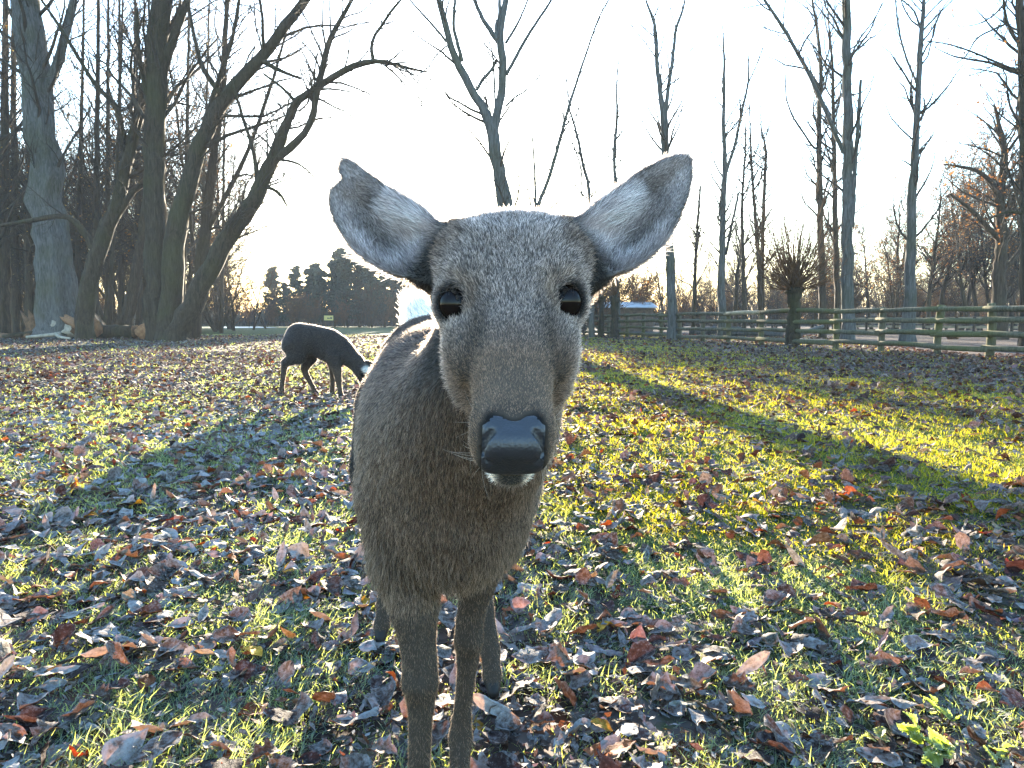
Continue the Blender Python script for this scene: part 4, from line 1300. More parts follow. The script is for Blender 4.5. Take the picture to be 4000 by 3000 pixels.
def build_woods():
    rng = np.random.default_rng(77)
    brown = [(0.17, 0.085, 0.03), (0.21, 0.125, 0.045), (0.11, 0.06, 0.028)]
    olive = [(0.10, 0.085, 0.03), (0.14, 0.105, 0.035), (0.075, 0.06, 0.025)]
    lv = (46, 320, 1700)
    dec = [wood_proto(1, 15, 0.20, lv, 0.10, 0.28, (1000, 0.08, brown)), wood_proto(2, 17, 0.24, lv, 0.06, 0.34, (1300, 0.085, brown)),
           wood_proto(3, 13, 0.16, lv, 0.14, 0.26, (300, 0.06, olive)), wood_proto(4, 16, 0.22, lv, 0.08, 0.30, (500, 0.07, olive), stems=2)]
    bush = [wood_proto(5, 5.0, 0.07, (60, 380, 1500), 0.08, 0.45, (700, 0.06, brown), stems=4, twig='twig_red', t0=0.05), wood_proto(6, 6.5, 0.08, (60, 380, 1500), 0.10, 0.42, (600, 0.06, olive), stems=4, t0=0.05)]
    pines = [pine_proto(7, 13, 0.20), pine_proto(8, 15, 0.22)]
    names = ('trunk', 'crown', 'foliage')
    words = {id(dec[0]): 'slender brown-leaved', id(dec[1]): 'spreading brown-leaved', id(dec[2]): 'upright olive-tinged', id(dec[3]): 'twin-stemmed olive-tinged', id(bush[0]): 'reddish many-stemmed', id(bush[1]): 'olive many-stemmed', id(pines[0]): 'lower dark', id(pines[1]): 'taller dark'}
    marks = [(-900, 'beyond the left edge of the thickest pale trunk'), (60, 'left of the thickest pale trunk'), (170, 'behind the thickest pale trunk'), (300, 'between the pale trunk and the forked willow'), (420, 'behind the forked willow'), (540, 'between the forked willow and the willow clump'), (680, 'behind the willow clump'), (800, 'right of the willow clump'), (930, 'at the meadow edge past the willows'), (1090, 'left of the grazing deer'), (1240, 'above the rump of the grazing deer'), (1330, 'above the back of the grazing deer'), (1430, 'above the neck of the grazing deer'), (1560, 'between the two deer'), (1720, 'behind the near deer cheek'), (2000, 'behind the near deer forehead'), (2330, 'behind the small pollards'), (2450, 'behind the shed'), (2620, 'behind the poplar with the narrow V'), (2830, 'behind the forked pale poplar'), (3000, 'left of the large pollard willow'), (3120, 'behind the large pollard willow'), (3300, 'behind the tallest poplar'), (3450, 'between the two tall poplars'), (3560, 'behind the stubby-forked poplar'), (3750, 'left of the spreading oak'), (3920, 'behind the spreading oak'), (4080, 'behind the dark edge trunk'), (4700, 'beyond the dark edge trunk')]
    def mark(px):
        return min(marks, key=lambda m: abs(m[0] - px))[1]
    def put(px, Y, protos, name, label, group, s, nm=names):
        X = (px - 2000) / FPX * Y
        pr = protos[rng.integers(len(protos))]
        place_proto(pr, name, nm, words[id(pr)] + ' ' + label + ' ' + mark(px), group, X, Y + rng.normal(0, 0.6), s * rng.uniform(0.9, 1.1), rng.random() * 6.28)
    # left wood, deep behind the traced stems
    for px in np.linspace(-500, 830, 34):
        put(px + rng.normal(0, 25), rng.uniform(46, 60), dec, 'woodland_tree', 'second-row tree', 'second row of the left wood', rng.uniform(0.85, 1.15))
    for px in np.linspace(-400, 880, 34):
        put(px + rng.normal(0, 25), rng.uniform(64, 84), dec, 'woodland_tree', 'deep-wood tree', 'deep rows of the left wood', rng.uniform(0.9, 1.2))
    for px in np.linspace(-350, 930, 22):
        put(px + rng.normal(0, 30), rng.uniform(54, 92), bush, 'shrub', 'undergrowth shrub', 'undergrowth of the left wood', rng.uniform(0.8, 1.3))
    # brownish trees closing the left side of the meadow
    for px, Y, s in ((880, 62, 0.58), (935, 66, 0.60), (985, 72, 0.56), (1030, 80, 0.52), (845, 58, 0.7)):
        put(px, Y, [dec[2], dec[3]], 'woodland_tree', 'low tree', 'olive-brown trees at the meadow edge', s)
    # dark pines across the far end of the meadow
    for px, Y, s in ((1075, 120, 0.72), (1120, 116, 0.66), (1165, 112, 0.78), (1215, 108, 0.88), (1262, 104, 0.93), (1310, 102, 0.95), (1360, 100, 0.97), (1405, 102, 0.94), (1455, 100, 0.92), (1505, 104, 0.92), (1560, 106, 0.88), (1610, 108, 0.85), (1660, 112, 0.82), (1240, 118, 1.0), (1340, 116, 1.02), (1440, 116, 1.0), (1540, 120, 0.95), (1720, 116, 0.75), (1790, 118, 0.7), (1860, 120, 0.62), (1940, 120, 0.58), (2020, 122, 0.56)):
        X = (px - 2000) / FPX * Y
        pr = pines[rng.integers(2)]
        place_proto(pr, 'pine_tree', ('trunk', 'crown', 'limb'), ('back-row ' if Y > 114 else '') + words[id(pr)] + ' pine ' + mark(px), 'pines at the far end of the meadow', X, Y, s * rng.uniform(0.66, 0.90), rng.random() * 6.28)
    for px in np.linspace(1000, 2200, 30):
        put(px + rng.normal(0, 20), rng.uniform(94, 104), bush, 'shrub', 'far hazy shrub', 'shrubs at the far end of the meadow', rng.uniform(0.6, 1.0))
    # right: woods behind the fence
    for px in np.linspace(2230, 3100, 34):
        put(px + rng.normal(0, 18), rng.uniform(80, 110), dec, 'woodland_tree', 'far hazy tree', 'far wood behind the poplars', rng.uniform(0.42, 0.62))
    for px in np.linspace(2250, 4900, 62):
        put(px + rng.normal(0, 20), rng.uniform(62, 84), bush, 'shrub', 'paddock shrub', 'shrubs behind the paddock', rng.uniform(0.6, 1.0))
    for px in np.linspace(3000, 5000, 40):
        put(px + rng.normal(0, 20), rng.uniform(58, 88), dec, 'woodland_tree', 'far paddock tree', 'wood behind the paddock', rng.uniform(0.62, 0.80) + 0.32 * max(0, (px - 3350) / 900))
    for px in np.linspace(3380, 4250, 13):
        put(px + rng.normal(0, 20), rng.uniform(46, 56), dec[:2], 'woodland_tree', 'nearer paddock tree', 'trees just behind the paddock', rng.uniform(0.68, 0.92) * (1.0 if px > 3500 else 0.7))

    # thicket half way down the meadow: it keeps the ground towards the fence in shade
    for k in range(15):
        X = 0.9 + 4.4 * k / 14 + rng.normal(0, 0.2)
        place_proto(bush[k % 2], 'shrub', names, 'tall leafless thicket shrub behind the head of the near deer', 'thicket half way down the meadow', X, rng.uniform(44, 58), rng.uniform(0.95, 1.12), rng.random() * 6.28)
    # the wood closing the view, too far off to tell its trees apart
    n = 9000
    px = rng.uniform(-700, 6000, n)
    Y = rng.uniform(128, 165, n)
    top = np.interp(px, [-700, 800, 1000, 1600, 2200, 2700, 3050, 3300, 3600, 4000, 6000], [7, 7, 6.0, 7.0, 7.0, 7.5, 9.5, 12.5, 14.5, 17, 17])
    lump = 0.55 + 0.55 * vnoise(np.stack([px / 60.0, px * 0, px * 0], 1), 61) + 0.25 * vnoise(np.stack([px / 17.0, px * 0 + 4, px * 0], 1), 62)
    X = (px - 2000) / FPX * Y
    h = top * lump * rng.uniform(0.25, 1.0, n) ** 0.6
    K = 5
    out = np.zeros((n, K, 3)); out[:, 0] = np.stack([X, Y, rng.uniform(-0.1, 0.55, n) * h * (rng.random(n) < 0.75)], 1)
    d = unit(np.stack([rng.normal(0, 0.35, n), rng.normal(0, 0.3, n), np.ones(n)], 1))
    L = (h - out[:, 0, 2]) * rng.uniform(0.6, 1.0, n)
    for k in range(1, K):
        out[:, k] = out[:, k - 1] + d * (L / (K - 1))[:, None]
        d = unit(d + rng.normal(0, 0.22, (n, 3)) * [1, 1, 0.5])
    R = (rng.uniform(0.03, 0.10, n) * (1 + 1.5 * (rng.random(n) < 0.06)))[:, None] * np.linspace(1, 0.3, K)[None]
    tw, twr = spawn(out, R, 26000, rng, 0.2, 1.0, (0.3, 1.1), 0.45, 3.0, 0.6, 3, 0.05, 0.2, 0.6, 0.03)
    m = 15000                                                     # undergrowth at its foot
    px2 = rng.uniform(-700, 6000, m); Y2 = rng.uniform(124, 150, m)
    h2 = rng.uniform(0.8, 3.4, m)
    low = np.zeros((m, 3, 3)); low[:, 0] = np.stack([(px2 - 2000) / FPX * Y2, Y2, np.full(m, -0.15)], 1)
    for k in (1, 2):
        low[:, k] = low[:, k - 1] + np.stack([rng.normal(0, 0.35, m), rng.normal(0, 0.3, m), h2 / 2], 1)
    lr = rng.uniform(0.05, 0.13, m)[:, None] * np.array([1, 0.8, 0.4])[None]
    V, Q = join([tubes(out, R, 3), tubes(tw, twr, 3), tubes(low, lr, 3)])
    o = link('far_wood', mesh_data('far_wood', V, Q, [M['twig']]))
    tag(o, 'brown leafless wood closing the view far behind the meadow', 'wood', None, 'stuff')

# ------------------------------------------------------------------ fences
def log_mesh(name, a, b, ra, rb, mat, rng, sides=9, K=7, bend=0.02, rough=0.04, capmat=None):
    """a round pole with closed ends from a to b"""
    a = np.asarray(a, float); b = np.asarray(b, float)
    t = np.linspace(0, 1, K)[:, None]
    p = a * (1 - t) + b * t
    L = np.linalg.norm(b - a)
    p += np.sin(t * np.pi) * rng.normal(0, bend, 3) * L
    r = np.linspace(ra, rb, K) * (1 + rng.normal(0, 0.03, K))
    V, Q = tubes(p[None], r[None], sides, rough, rng)
    n = len(V)
    V = np.concatenate([V, p[[0]], p[[-1]]])
    s = np.arange(sides); s2 = (s + 1) % sides
    T = np.concatenate([np.stack([np.full(sides, n), s2, s], 1), np.stack([np.full(sides, n + 1), (K - 1) * sides + s, (K - 1) * sides + s2], 1)])
    mi = np.concatenate([np.zeros(len(Q)), np.full(len(T), 1 if capmat else 0)])
    return mesh_data(name, V, [Q, T], [mat] + ([capmat] if capmat else []), True, mi)

def build_fences():
    rng = np.random.default_rng(91)
    # near fence: a straight line receding to the left, four round mossy rails
    def dist(px):
        return 1.27 * FPX / (171 + (px - 3425) * 0.0811)
    pxs = [4130, 3862, 3662, 3440, 3260, 2972, 2842, 2745, 2652, 2580, 2512, 2448, 2375, 2310, 2255]
    pts = [np.array([(x - 2000) / FPX * dist(x), dist(x), 0.0]) for x in pxs]
    root = empty('paddock_fence', tuple(pts[0]))
    base = pts[0]
    hs = [0.20, 0.52, 0.86, 1.16]
    for k, p in enumerate(pts):
        q = p - base
        h = 1.26 + rng.normal(0, 0.02)
        link('post', log_mesh('post', q + [0, 0, -0.2], q + [rng.normal(0, 0.02), 0, h], 0.098, 0.090, M['fence'], rng, 10), root)
    for k in range(len(pts) - 1):
        a, b = pts[k] - base, pts[k + 1] - base
        d = unit(b - a); nrm = np.array([-d[1], d[0], 0])
        if nrm[1] > 0: nrm = -nrm
        for j, h in enumerate(hs):
            z1 = h + rng.normal(0, 0.018); z2 = h + rng.normal(0, 0.018)
            o = nrm * 0.10
            r = 0.073 + rng.normal(0, 0.004)
            m = M['fence_pale'] if (k == 5 and j == 3) else M['fence']
            link('rail', log_mesh('rail', a - d * 0.10 + o + [0, 0, z1], b + d * 0.10 + o * 1.05 + [0, 0, z2], r, r * 0.92, m, rng, 9, 7, 0.006), root)
    tag(root, 'mossy green fence of round rails along the right side of the meadow', 'fence')
    # far fence: pale boards in the sun
    root = empty('board_fence', (17.0, 46.0, 0))
    A0 = np.array([(3330 - 2000) / FPX * 52, 52.0, 0]); A1 = np.array([(4200 - 2000) / FPX * 38, 38.0, 0])
    b0 = np.array([17.0, 46.0, 0])
    n = 13
    L = np.linalg.norm(A1 - A0)
    d = unit(A1 - A0); nv = np.array([d[1], -d[0], 0])
    if nv[1] > 0: nv = -nv
    def board(name, c0, c1, hw, th, mat):
        c0 = c0 - b0; c1 = c1 - b0
        u = np.array([0, 0, 1.0]) * hw if abs((c1 - c0)[2]) < 0.3 else d * hw
        w = nv * th
        V = np.array([c + sx * u + sy * w for c in (c0, c1) for sx in (-1, 1) for sy in (-1, 1)])
        Q = np.array([[0, 1, 3, 2], [4, 6, 7, 5], [0, 4, 5, 1], [2, 3, 7, 6], [0, 2, 6, 4], [1, 5, 7, 3]])
        return link(name, mesh_data(name, V, Q, [mat], False), root)
    for k in range(n + 1):
        c = A0 + (A1 - A0) * k / n
        board('post', c + [0, 0, -0.1], c + [0, 0, 1.15], 0.06, 0.05, M['bark_brown'])
        if k < n:
            c2 = A0 + (A1 - A0) * (k + 1) / n
            for h in (0.22, 0.50, 0.78, 1.04):
                board('board', c + [0, 0, h] - nv * 0.08, c2 + [0, 0, h + rng.normal(0, 0.008)] - nv * 0.08, 0.075, 0.014, M['fence_pale'])
    tag(root, 'pale board fence catching the sun across the paddock', 'fence')

# ------------------------------------------------------------------ shed, sign, logs
def boxmesh(name, lo, hi, mat):
    x0, y0, z0 = lo; x1, y1, z1 = hi
    V = np.array([[x, y, z] for x in (x0, x1) for y in (y0, y1) for z in (z0, z1)])
    Q = np.array([[0, 1, 3, 2], [4, 6, 7, 5], [0, 4, 5, 1], [2, 3, 7, 6], [0, 2, 6, 4], [1, 5, 7, 3]])
    return mesh_data(name, V, Q, [mat], False)

def build_small():
    rng = np.random.default_rng(97)
    Y = 62.0
    c = np.array([(2440 - 2000) / FPX * Y, Y, 0])
    sh = empty('shed', tuple(c))
    M['shed_wall'] = mat_simple('shed_wall', (0.12, 0.085, 0.06), 0.9, 0.1, noise=(3, 0.4))
    M['shed_roof'] = mat_simple('frosted_roof', (0.30, 0.31, 0.32), 0.7, 0.3, noise=(2, 0.2))
    for i in range(9):
        link('plank', boxmesh('plank', (-2.2 + i * 0.49, -1.2, 0), (-2.2 + i * 0.49 + 0.475, -1.14 + rng.uniform(0, 0.015), 1.95), M['shed_wall']), sh)
    link('wall', boxmesh('wall', (-2.2, -1.12, 0), (2.2, 1.2, 1.94), M['shed_wall']), sh)
    V = np.array([[-2.5, -1.6, 1.96], [2.5, -1.6, 1.96], [2.5, 1.5, 2.46], [-2.5, 1.5, 2.46], [-2.5, -1.6, 2.06], [2.5, -1.6, 2.06], [2.5, 1.5, 2.56], [-2.5, 1.5, 2.56]], float)
    Q = np.array([[0, 3, 2, 1], [4, 5, 6, 7], [0, 1, 5, 4], [1, 2, 6, 5], [2, 3, 7, 6], [3, 0, 4, 7]])
    link('roof', mesh_data('roof', V, Q, [M['shed_roof']], False), sh)
    tag(sh, 'low brown shed with a pale frosted roof beyond the fence', 'shed')
    # sign at the far side of the meadow
    Y = 88.0
    p = P(1284, 1242, Y)
    sg = empty('sign', (p[0], p[1], 0))
    M['sign_y'] = mat_simple('yellow_sign', (0.62, 0.50, 0.16), 0.6, 0.3)
    M['sign_k'] = mat_simple('sign_print', (0.06, 0.06, 0.05), 0.7, 0.2)
    w, h = 0.56, 0.29
    bd = link('board', boxmesh('board', (-w, -0.03, p[2] - h), (w, 0.0, p[2] + h), M['sign_y']), sg)
    for x in (-0.4, 0.4):
        link('post', boxmesh('post', (x - 0.05, 0.003, 0), (x + 0.05, 0.1, p[2] + h * 0.8), M['shed_wall']), sg)
    for i, (x0, x1, z0, z1) in enumerate(((-0.16, -0.02, -0.12, 0.05), (0.02, 0.12, -0.12, 0.02), (0.18, 0.42, -0.10, 0.08))):
        link('print', boxmesh('print', (x0, -0.036, p[2] + z0), (x1, -0.031, p[2] + z1), M['sign_k']), bd)
    tag(sg, 'small yellow board sign with dark blurred print before the far pines', 'sign')
    # frosty strip of path far across the meadow
    M['frost'] = mat_simple('frosted_path', (0.36, 0.38, 0.39), 0.8, 0.2, noise=(0.6, 0.25))
    a = [P(x, 1254 + 0.85 * FPX / y_, y_) for x, y_ in ((840, 90), (1090, 96), (1010, 112), (850, 108))]
    V = np.array(a); V[:, 2] = 0.012
    o = link('path', mesh_data('path', V, np.array([[0, 1, 2, 3]]), [M['frost']]))
    tag(o, 'pale frosted strip of path at the far side of the meadow', None, None, 'structure')

    # ---- broken trunk and sawn logs under the left wood (tracing is the 2212-wide one)
    def g(x, Y, z=0.0):
        q = P(x * SC, 1254, Y); return np.array([q[0], Y, z])
    def splinter(name, label, x, Y, w, h, mat, seed, lean=0.0, n=16):
        """a torn stump: a ring of jagged staves"""
        r = np.random.default_rng(seed)
        root = g(x, Y)
        K = 5
        th = np.arange(n) / n * 6.283
        top = h * r.uniform(0.35, 1.0, n)
        V = []
        for k in range(K):
            f = k / (K - 1)
            rad = w * (1 - 0.35 * f) * (1 + r.normal(0, 0.10, n))
            V.append(np.stack([np.cos(th) * rad + lean * f * top, np.sin(th) * rad, top * f - 0.05], 1))
        V = np.concatenate(V)
        i, k = np.meshgrid(np.arange(n), np.arange(K - 1), indexing='ij')
        a = (k * n + i).ravel(); b = (k * n + (i + 1) % n).ravel()
        Q = np.stack([a, b, b + n, a + n], 1)
        c = len(V); V = np.concatenate([V, [[lean * h * 0.4, 0, h * 0.35]]])
        T = np.stack([(K - 1) * n + np.arange(n), (K - 1) * n + (np.arange(n) + 1) % n, np.full(n, c)], 1)
        o = link(name, mesh_data(name, V, [Q, T], [M[mat]]), None, tuple(root))
        return tag(o, label, 'stump')
    splinter('torn_stump', 'tall torn reddish-brown stump with jagged top beside the pale trunk', 88, 37, 0.62, 1.75, 'wood_brown', 1, -0.35)
    splinter('torn_stump', 'low torn brown stump between the tall stump and the pale wood', 68, 37.5, 0.55, 0.75, 'wood_brown', 2, 0.3)
    def slog(name, label, x0, Y0, z0, x1, Y1, z1, ra, rb, mat, cap=None, cat='log', seed=5, rough=0.06):
        r = np.random.default_rng(seed)
        a = g(x0, Y0, z0); b = g(x1, Y1, z1); c = (a + b) / 2; c[2] = 0
        me = log_mesh(name, a - c, b - c, ra, rb, M[mat], r, 12, 8, 0.02, rough, M[cap] if cap else None)
        o = link(name, me, None, tuple(c))
        return tag(o, label, cat)
    slog('split_log', 'pale stripped chunk of trunk among the broken wood', 104, 36, 0.45, 132, 35.4, 0.50, 0.42, 0.38, 'wood_pale', 'wood_pale', seed=1, rough=0.12)
    slog('split_log', 'second pale stripped chunk, resting against the dark willow foot', 138, 35.6, 0.36, 164, 35.0, 0.40, 0.34, 0.30, 'wood_pale', 'wood_brown', seed=2, rough=0.12)
    slog('split_log', 'reddish split slab lying slanted over the pale chunks', 126, 35.9, 1.10, 172, 34.6, 0.62, 0.16, 0.20, 'wood_orange', 'wood_orange', seed=3, rough=0.15)
    slog('sawn_log', 'sawn log with orange cut face showing right of the dark willow foot', 206, 40, 0.55, 192, 34.6, 0.55, 0.52, 0.54, 'bark_dark', 'wood_orange', seed=4)
    slog('sawn_log', 'long dark sawn log lying between the willow and the clump', 214, 35.6, 0.36, 292, 35.0, 0.34, 0.36, 0.34, 'bark_dark', 'wood_brown', seed=5)
    slog('sawn_log', 'short log with orange sawn end beside the clump of willows', 316, 37, 0.38, 308, 34.2, 0.38, 0.38, 0.40, 'bark_dark', 'wood_orange', seed=6)
    slog('fallen_pole', 'pale bare pole lying on the ground before the broken wood', 54, 33.6, 0.10, 130, 34.2, 0.26, 0.07, 0.10, 'wood_pale', None, 'branch', 7)
    slog('fallen_pole', 'thin pale pole ending in the leaves before the dark willow', 118, 34.2, 0.25, 150, 33.0, 0.06, 0.08, 0.05, 'wood_pale', None, 'branch', 8)
    slog('fallen_branch', 'brown fallen branch on the leaves at the foot of the left wood', -20, 36, 0.25, 60, 35, 0.16, 0.14, 0.10, 'wood_brown', None, 'branch', 9)
    slog('fallen_branch', 'long dark branch among the leaves left of the torn stumps', 2, 34.5, 0.10, 84, 35.5, 0.34, 0.09, 0.12, 'bark_dark', None, 'branch', 10)
    # ---- paddock: pale logs and poles behind the fence
    slog('fallen_pole', 'grey bare trunk lying in the paddock left of the pollard willow', 1490, 44, 0.22, 1640, 42, 0.24, 0.22, 0.18, 'bark_grey', None, 'log', 11)
    slog('fallen_pole', 'second grey trunk lying in the paddock near the fence posts', 1560, 40, 0.18, 1690, 37, 0.20, 0.18, 0.15, 'bark_grey', None, 'log', 12)
    slog('fallen_pole', 'pale straight pole on the ground behind the pollard willow', 1646, 29.5, 0.05, 1800, 28.6, 0.05, 0.05, 0.05, 'wood_pale', None, 'branch', 13)
    slog('fallen_pole', 'pale pole lying behind the fence right of the tallest poplar', 1836, 27.5, 0.05, 1960, 26.2, 0.05, 0.05, 0.045, 'wood_pale', None, 'branch', 14)
    slog('fallen_pole', 'slanting grey pole propped behind the pollard willow', 1718, 33, 0.15, 1778, 34, 0.62, 0.10, 0.08, 'bark_grey', None, 'branch', 15)
    slog('split_log', 'short brown log lying on the bare paddock ground', 2050, 34, 0.12, 2072, 33.6, 0.14, 0.14, 0.12, 'wood_brown', 'wood_orange', 'log', 16)

def build_nettle():
    rng = np.random.default_rng(101)
    M['nettle'] = mat_attr('nettle_leaf', 'leaf_col', 0.55, 0.5, 0.35, (1.3, 1.35, 0.4), 0.25, 90)
    def plant(px, py, label, n, size, hue):
        t = (math.atan((py - 1500) / FPX) + PITCH)
        Y = CAM_H / math.tan(t)
        b = P(px, py, Y); b[2] = float(ground_z(b[0], b[1]))
        root = empty('nettle_plant', tuple(b))
        st = []
        for i in range(3):
            a = rng.random() * 6.28
            d = np.array([math.cos(a) * 0.5, math.sin(a) * 0.5, 1.0]); L = size * rng.uniform(0.8, 1.3)
            p = np.array([[0, 0, -0.01], d * L * 0.5, d * L + [0, 0, -0.01]])
            st.append(p)
            V, Q = tubes(p[None], np.array([[0.0022, 0.0018, 0.001]]), 5)
            link('stem', mesh_data('stem', V, Q, [M['twig_red']]), root)
        for i in range(n):
            s = st[i % 3]
            f = rng.uniform(0.45, 1.0)
            pos = s[0] * (1 - f) + s[2] * f
            V, Q, ed, md = leaf_shape('poplar', rng, 19, 3, 0.30, 0.25, 0.02, 0.24)
            V = V + [0.5, 0, 0]
            V[:, 1] *= 1.0
            V[:, 2] += 0.018 * np.sin(V[:, 0] * 40) * (1 - md)
            sc = size * rng.uniform(0.55, 0.95)
            az = rng.random() * 6.28; el = rng.uniform(-0.2, 0.8)
            R = (Matrix.Rotation(az, 4, 'Z') @ Matrix.Rotation(-el, 4, 'Y') @ Matrix.Rotation(rng.normal(0, 0.4), 4, 'X'))
            me = mesh_data('leaf', V * sc, Q, [M['nettle']])
            c = mixc(np.tile(np.array(hue) * rng.uniform(0.7, 1.2), (len(V), 1)), np.tile([0.55, 0.60, 0.42], (len(V), 1)), np.clip(ed * 0.5 + rng.random(len(V)) * 0.15, 0, 1))
            vcol(me, 'leaf_col', c)
            o = link('leaf', me, root, tuple(pos))
            o.rotation_euler = R.to_euler()
        tag(root, label, 'plant', 'nettles among the leaves')
    plant(3640, 2960, 'largest bright yellow-green nettle with frosted leaf edges', 18, 0.062, (0.13, 0.17, 0.02))
    plant(3450, 2900, 'small yellowish nettle left of the largest nettle', 7, 0.046, (0.16, 0.15, 0.02))
    plant(3700, 2810, 'small green nettle behind the largest nettle', 6, 0.042, (0.13, 0.16, 0.025))
    plant(3900, 2990, 'pale frosted nettle right of the largest nettle', 6, 0.044, (0.11, 0.14, 0.05))

def build_twigs():
    rng = np.random.default_rng(111)
    spots = ((-0.95, 1.75, 0.34, 0.5, 'forked dry twig lying slanted over the frosted leaves'), (0.95, 1.95, 0.26, 2.6, 'thin straight dry twig half sunk in the grass'), (-0.55, 2.6, 0.30, 1.2, 'curved dry twig among leaves beside the near deer'),
             (1.6, 2.9, 0.42, 0.2, 'long dry twig stretched across the sunny grass'), (-1.7, 2.5, 0.38, 2.2, 'pale dry twig resting on crowded leaves'), (0.42, 1.50, 0.22, 1.9, 'short dry twig between brown leaves in front of the near deer'))
    for x, y, L, az, lab in spots:
        z = float(ground_z(np.array([x]), np.array([y]))[0]) + 0.022
        K = 8
        t = np.linspace(-0.5, 0.5, K)[:, None]
        d = np.array([math.cos(az), math.sin(az), 0])
        n = np.array([-d[1], d[0], 0])
        p = d * t * L + n * (rng.normal(0, 0.05) * L * np.cos(t * 5)) + rng.normal(0, 0.006, (K, 3))
        V1 = tubes(p[None], np.linspace(0.0042, 0.0020, K)[None], 6, 0.1, rng)
        root = link('fallen_twig', mesh_data('fallen_twig', *V1, [M['bark_brown']]), None, (x, y, z))
        for k in (3, 5):
            e = p[k] + (d * 0.7 + n * rng.choice([-1, 1]) * 0.7 + [0, 0, 0.15]) * L * rng.uniform(0.15, 0.3)
            V2 = tubes(np.array([[p[k], (p[k] + e) / 2 + rng.normal(0, 0.004, 3), e]]), np.array([[0.0024, 0.0018, 0.001]]), 5)
            link('side_shoot', mesh_data('side_shoot', *V2, [M['bark_brown']]), root)
        tag(root, lab, 'twig', 'dry twigs among the leaves')
# ------------------------------------------------------------------ thin morning haze
def build_haze():
    m, nt, out = new_mat('morning_haze')
    v = N(nt, 'ShaderNodeVolumePrincipled')
    v.inputs['Color'].default_value = (0.80, 0.90, 1.0, 1)
    v.inputs['Density'].default_value = HAZE
    v.inputs['Anisotropy'].default_value = 0.0
    nt.links.new(v.outputs[0], out.inputs['Volume'])
    V = np.array([[x, y, z] for x in (-1100, 1100) for y in (-420, 1750) for z in (-1.3, 33.0)], float)
    Q = np.array([[0, 1, 3, 2], [4, 6, 7, 5], [0, 4, 5, 1], [2, 3, 7, 6], [0, 2, 6, 4], [1, 5, 7, 3]])
    o = link('haze', mesh_data('haze', V, Q, [m], False))
    tag(o, 'thin pale morning haze hanging over the whole meadow', 'haze', None, 'stuff')
